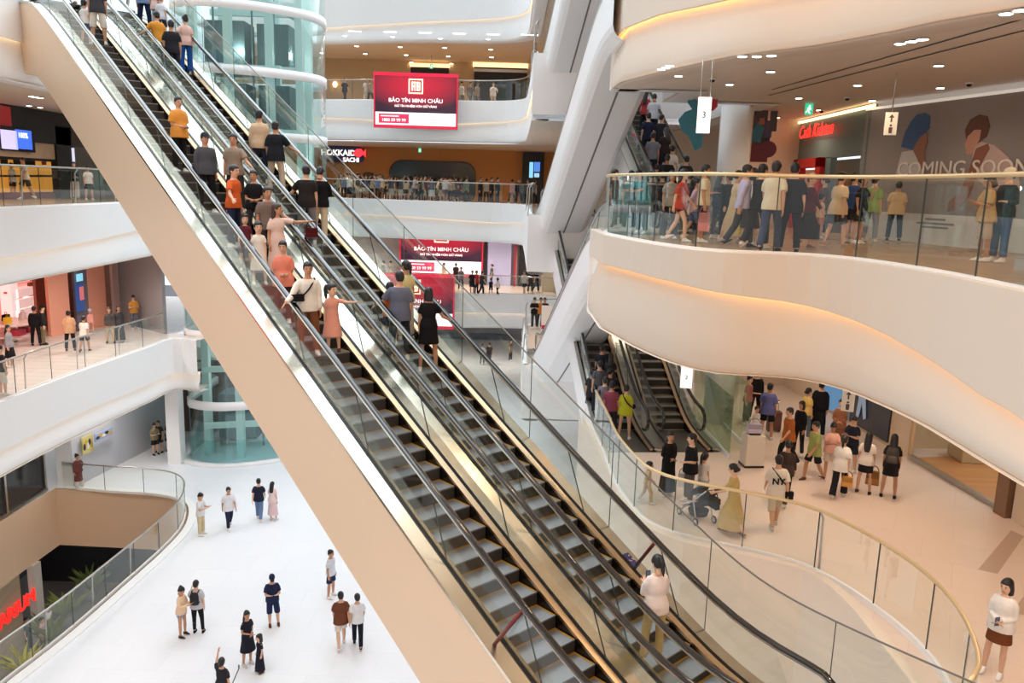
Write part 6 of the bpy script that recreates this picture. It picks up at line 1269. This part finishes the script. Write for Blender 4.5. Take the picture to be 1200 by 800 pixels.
p_, f_, b_ = strap(nym, BLACK, 1); smallbag('black sling bag at the side of the man in the NY tee', b_+V((.05, 0, -.1)), (26, 26, 28), (0, -1, 0), .2, .18, .08, 'sling_bag', p_, .014)
for q, S, sh in PEOPLE:
    if q == nym:
        M = backmat(nym) @ Matrix.Translation((0, .05, -.02)) @ Matrix.Rotation(pi/2, 4, 'X') @ Matrix.Rotation(pi, 4, 'Y'); text('NY', .2, cloth((36, 36, 44)), M @ Matrix.Translation((-.02, -.03, 0)), sh, name='logo', extrude=.006, bold=.006)
p_, f_, b_ = strap(E2['woman in yellow green te'], BLACK, 1); e = empty('crossbody_bag', f_, 0, 'black crossbody bag on the yellow green tee', 'bag'); mb = MB(); mb.tube(p_, .02, 6); mb.build('strap', cloth(BLACK), e); mb = MB(); mb.ball(f_, (.1, .06, .08), 10); mb.build('pouch', cloth(BLACK), e)
# stroller
P = at(822, 612, L2); hp = handpos(pushw, 'L').lerp(handpos(pushw, 'R'), .5); d = V((P.x-hp.x, P.y-hp.y, 0)).normalized(); o_ = V((hp.x, hp.y, L2)); n = V((-d.y, d.x, 0)); Z = V((0, 0, 1))
st = empty('stroller', o_+d*.6, 0, 'black folding stroller pushed by the woman in the yellow dress', 'stroller'); BK = cloth((40, 38, 40))
for s_ in (-1, 1):
    w0 = n*.22*s_
    mb = MB(); mb.tube([o_+Z*(hp.z-L2)+w0, o_+d*.35+Z*.62+w0, o_+d*.95+Z*.12+w0], .016, 8); mb.tube([o_+d*.3+Z*.1+w0, o_+d*.45+Z*.5+w0, o_+d*.8+Z*.42+w0], .014, 8); mb.build('frame_tube', mat('light_metal', (206, 204, 200), .3, .8), st)
    for q in (.28, .95):
        c = o_+d*q+Z*.09+w0*1.1; mb = MB(); mb.tube([c+d*.075*cos(a*pi/8)+Z*.075*sin(a*pi/8) for a in range(17)], .018, 6); wh = mb.build('wheel', mat('tyre', (40, 40, 42), .7), st); mb = MB(); mb.tube([c-n*.02, c+n*.02], .05, 10); mb.build('hub', mat('hub_white', (214, 210, 204), .5), wh)
mb = MB(); mb.tube([o_+Z*(hp.z-L2)-n*.22, o_+Z*(hp.z-L2)+n*.22], .018, 8); mb.build('push_bar', BLACKR, st)
mb = MB(); mb.grid([[o_+d*q+Z*z+n*s_ for s_ in (-.2, -.1, 0, .1, .2)] for q, z in ((.12, .88), (.3, .62), (.42, .40), (.72, .36), (.95, .22))]); mb.grid([[o_+d*q+Z*(z-.03)+n*s_ for s_ in (-.2, -.1, 0, .1, .2)] for q, z in ((.12, .88), (.3, .62), (.42, .40), (.72, .36), (.95, .22))]); mb.build('seat', BK, st)
mb = MB(); mb.grid([[o_+d*(.22+.42*sin(a*pi/16)*.9)+Z*(.62+.36*cos(a*pi/16)*.9)+n*(s_*.22)+Z*(-.05*abs(s_)) for s_ in (-1, -.5, 0, .5, 1)] for a in range(9)]); mb.build('canopy', cloth((62, 58, 56)), st)
mb = MB(); c = o_+d*.55+Z*.2; mb.rings([(c.x, c.y, c.z-.06, .2, .2), (c.x, c.y, c.z+.06, .24, .22)], 12); mb.build('basket', BK, st)
smallbag('black bag hanging from the stroller push bar', o_+Z*(hp.z-L2-.2)-n*.05+d*.06, (30, 30, 32), tuple(-n), .3, .24, .12)
# suitcase, bin and bag on it
P = at(906, 505, L2); e = empty('suitcase', P, 0, 'brown upright suitcase beside the man in the violet blue tee', 'suitcase'); mb = MB(); mb.box((P.x, P.y, L2+.36), (.42, .26, .6)); mb.build('shell', mat('suitcase_brown', (96, 60, 50), .5), e, bevel=.04)
for s_ in (-1, 1):
    mb = MB(); mb.tube([(P.x+s_*.1, P.y, L2+.64), (P.x+s_*.1, P.y, L2+1.0)], .012, 6); mb.build('handle_tube', STEEL, e)
    for t in (-1, 1): mb = MB(); mb.ball((P.x+s_*.16, P.y+t*.09, L2+.035), .035, 8); mb.build('wheel', BLACKR, e)
mb = MB(); mb.tube([(P.x-.11, P.y, L2+1.0), (P.x+.11, P.y, L2+1.0)], .018, 6); mb.build('grip', BLACKR, e)
P = at(880, 545, L2); e = empty('waste_bin', P, 0, 'square white bin standing beside the greenish glass screens', 'bin'); mb = MB(); mb.box((P.x, P.y, L2+.45), (.52, .46, .9), rz=.1); mb.build('bin_body', mat('bin_cream', (224, 212, 196), .4), e, bevel=.02); mb = MB(); mb.box((P.x, P.y, L2+.03), (.54, .48, .06), rz=.1); mb.build('plinth', DARKM, e); mb = MB(); mb.box((P.x, P.y, L2+.91), (.3, .26, .03), rz=.1); mb.build('opening_lid', DARKM, e)
smallbag('lilac and white bag lying on the square white bin', V((P.x, P.y, L2+.93+.26)), (206, 196, 214), (0, -1, 0), .4, .26, .2)
# selfie stick
hpv = handpos(selfw, 'R'); e = empty('selfie_stick', hpv, 0, 'thin dark upright stick held at the bottom frame edge', 'selfie stick'); q = at(278, 800, 0); tip = atd(280, 783, hypot(hpv.x, hpv.y)-.05); mb = MB(); mb.tube([hpv, tip], .014, 6); mb.build('rod', BLACKR, e); mb = MB(); mb.box(tip+V((0, 0, .05)), (.03, .02, .1)); mb.build('clamp', BLACKR, e)
# stroller in the far crowd
P = atY(535, 230, 53.4); P.z = L3; e = empty('stroller', P, 0, 'small dark pram in the far third floor crowd under the black window', 'stroller'); mb = MB(); mb.ball(P+V((0, 0, .6)), (.42, .28, .25), 10); mb.build('carrycot', cloth((34, 40, 60)), e)
for s_ in (-.3, .3):
    for t in (-.2, .2): mb = MB(); c = P+V((s_, t, .12)); mb.tube([c+V((.11*cos(a*pi/6), 0, .11*sin(a*pi/6))) for a in range(13)], .02, 6); mb.build('wheel', BLACKR, e)
mb = MB(); mb.tube([P+V((.35, 0, .6)), P+V((.7, 0, 1.0))], .02, 6); mb.tube([P+V((-.3, 0, .12)), P+V((.2, 0, .45))], .02, 6); mb.tube([P+V((.3, 0, .12)), P+V((-.2, 0, .45))], .02, 6); mb.build('frame', STEEL, e)
# white service point on the far landing
P = bysize(645, 366, 384, .8, L2); P.y = min(P.y, 41.5); P.x = atY(646, 372, P.y).x; e = empty('promotion_stand', V((P.x, P.y, L2)), 0, 'small white promotion stand with a red stripe on the far landing', 'promotion stand'); mb = MB(); mb.box((P.x, P.y, L2+.7), (1.0, .5, 1.4)); mb.build('panel', mat('stand_white', (240, 236, 236), .4), e, bevel=.02); mb = MB(); mb.box((P.x, P.y-.26, L2+.35), (1.0, .02, .2)); mb.build('stripe', mat('stand_red', (196, 40, 70), .4), e)
texts_to_mesh()
for z in (4.6, 10.4, 14.2, 19.4, 23.5):
    for x, y in ((-13.2, 39.6), (-11.0, 40.9)):
        l = bpy.data.lights.new('shaft_lamp', 'POINT'); l.energy = 45; l.color = (.92, 1, .98); l.shadow_soft_size = .15; o = bpy.data.objects.new('shaft_lamp', l); COL.objects.link(o); o.location = (x, y, z)
# ------------------------------------------------------------------ light
w = bpy.data.worlds.new('sky'); scene.world = w; w.use_nodes = True; nt = w.node_tree; bg = nt.nodes['Background']
tc = nt.nodes.new('ShaderNodeTexCoord'); sp = nt.nodes.new('ShaderNodeSeparateXYZ'); nt.links.new(tc.outputs['Generated'], sp.inputs[0])
mr = nt.nodes.new('ShaderNodeMapRange'); mr.inputs[1].default_value = -1; mr.inputs[2].default_value = 1; nt.links.new(sp.outputs['Y'], mr.inputs[0])
rp = nt.nodes.new('ShaderNodeValToRGB'); el = rp.color_ramp.elements
el[0].position = 0; el[0].color = (.52, .51, .51, 1); el[1].position = 1; el[1].color = (1.1, 1.22, 1.35, 1)
x = el.new(.25); x.color = (.62, .67, .74, 1); x = el.new(.42); x.color = (1.0, 1.12, 1.25, 1); x = el.new(.62); x.color = (.95, .98, 1.02, 1)
nt.links.new(mr.outputs[0], rp.inputs[0]); nt.links.new(rp.outputs[0], bg.inputs[0]); bg.inputs[1].default_value = 1.0
sl = bpy.data.lights.new('skylight_sun', 'SUN'); sl.energy = 4.6; sl.angle = radians(100); sl.color = (.82, .92, 1); so = bpy.data.objects.new('skylight_sun', sl); COL.objects.link(so); so.rotation_euler = (radians(-20), radians(4), 0)
def spot(x, y, z, power, col=(1, .80, .58), ang=150, r=.12):
    l = bpy.data.lights.new('downlight', 'SPOT'); l.energy = power; l.color = col; l.spot_size = radians(ang); l.spot_blend = .8; l.shadow_soft_size = r
    o = bpy.data.objects.new('downlight_lamp', l); COL.objects.link(o); o.location = (x, y, z); return o
for x, y in ((7.5, 10), (8.8, 14), (7.2, 17.5), (9, 19), (8, 23), (9, 27)):
    spot(x, y, 16.05, 110); spot(x, y, 10.15, 190, (1, .80, .62))
for y in (27, 31, 35):
    spot(-17.8, y, 10.15, 420, (1, .9, .82)); spot(-17.5, y, 16.1, 200, (1, .85, .7)); spot(-17.8, y, 3.75, 200, (1, .94, .88))
for x in (-11, -7, -3, 1):
    spot(x, 56.5, 22.1, 420, (1, .85, .66)); spot(x, 56.5, 16.1, 420, (1, .80, .55)); spot(x, 58.5, 10.0, 420, (1, .92, .84)); spot(x, 61, 3.8, 300, (1, .9, .8))
for y in (22, 28): spot(-16.5, y, -2.8, 160, (1, .85, .7))
for x, y in ((4, 29), (3, 38), (8, 38)): spot(x, y, 10.0, 200); spot(x, y+3, 16.0, 160)
for x, y, z in ((-9, -4, 15.6), (-3, -5, 15.6), (3, -4.5, 15.6), (8, -3, 15.6), (-5, -5, 21.6), (3, -5, 21.6)):     # unseen gallery lamps, added behind the camera to warm near surfaces
    l = bpy.data.lights.new('unseen_gallery_lamp', 'POINT'); l.energy = 520; l.color = (1, .54, .23); l.shadow_soft_size = .6; o = bpy.data.objects.new('unseen_gallery_lamp', l); COL.objects.link(o); o.location = (x, y, z)
for x, y in ((-7, 1), (-1, 4), (4, 8), (3, 14), (4.5, 19)): spot(x, y, 22.1, 240, (1, .70, .42), 160, .2)  # warm spots added under the unseen overhang to light the right side
vs = scene.view_settings; vs.view_transform = 'Standard'; vs.look = 'None'; vs.gamma = 1; vs.use_curve_mapping = False; vs.exposure = 0.05
cy = scene.cycles; cy.max_bounces = 10; cy.diffuse_bounces = 4; cy.glossy_bounces = 3; cy.transmission_bounces = 4; cy.transparent_max_bounces = 40
cy.caustics_reflective = False; cy.caustics_refractive = False; cy.sample_clamp_indirect = 4; cy.use_denoising = True
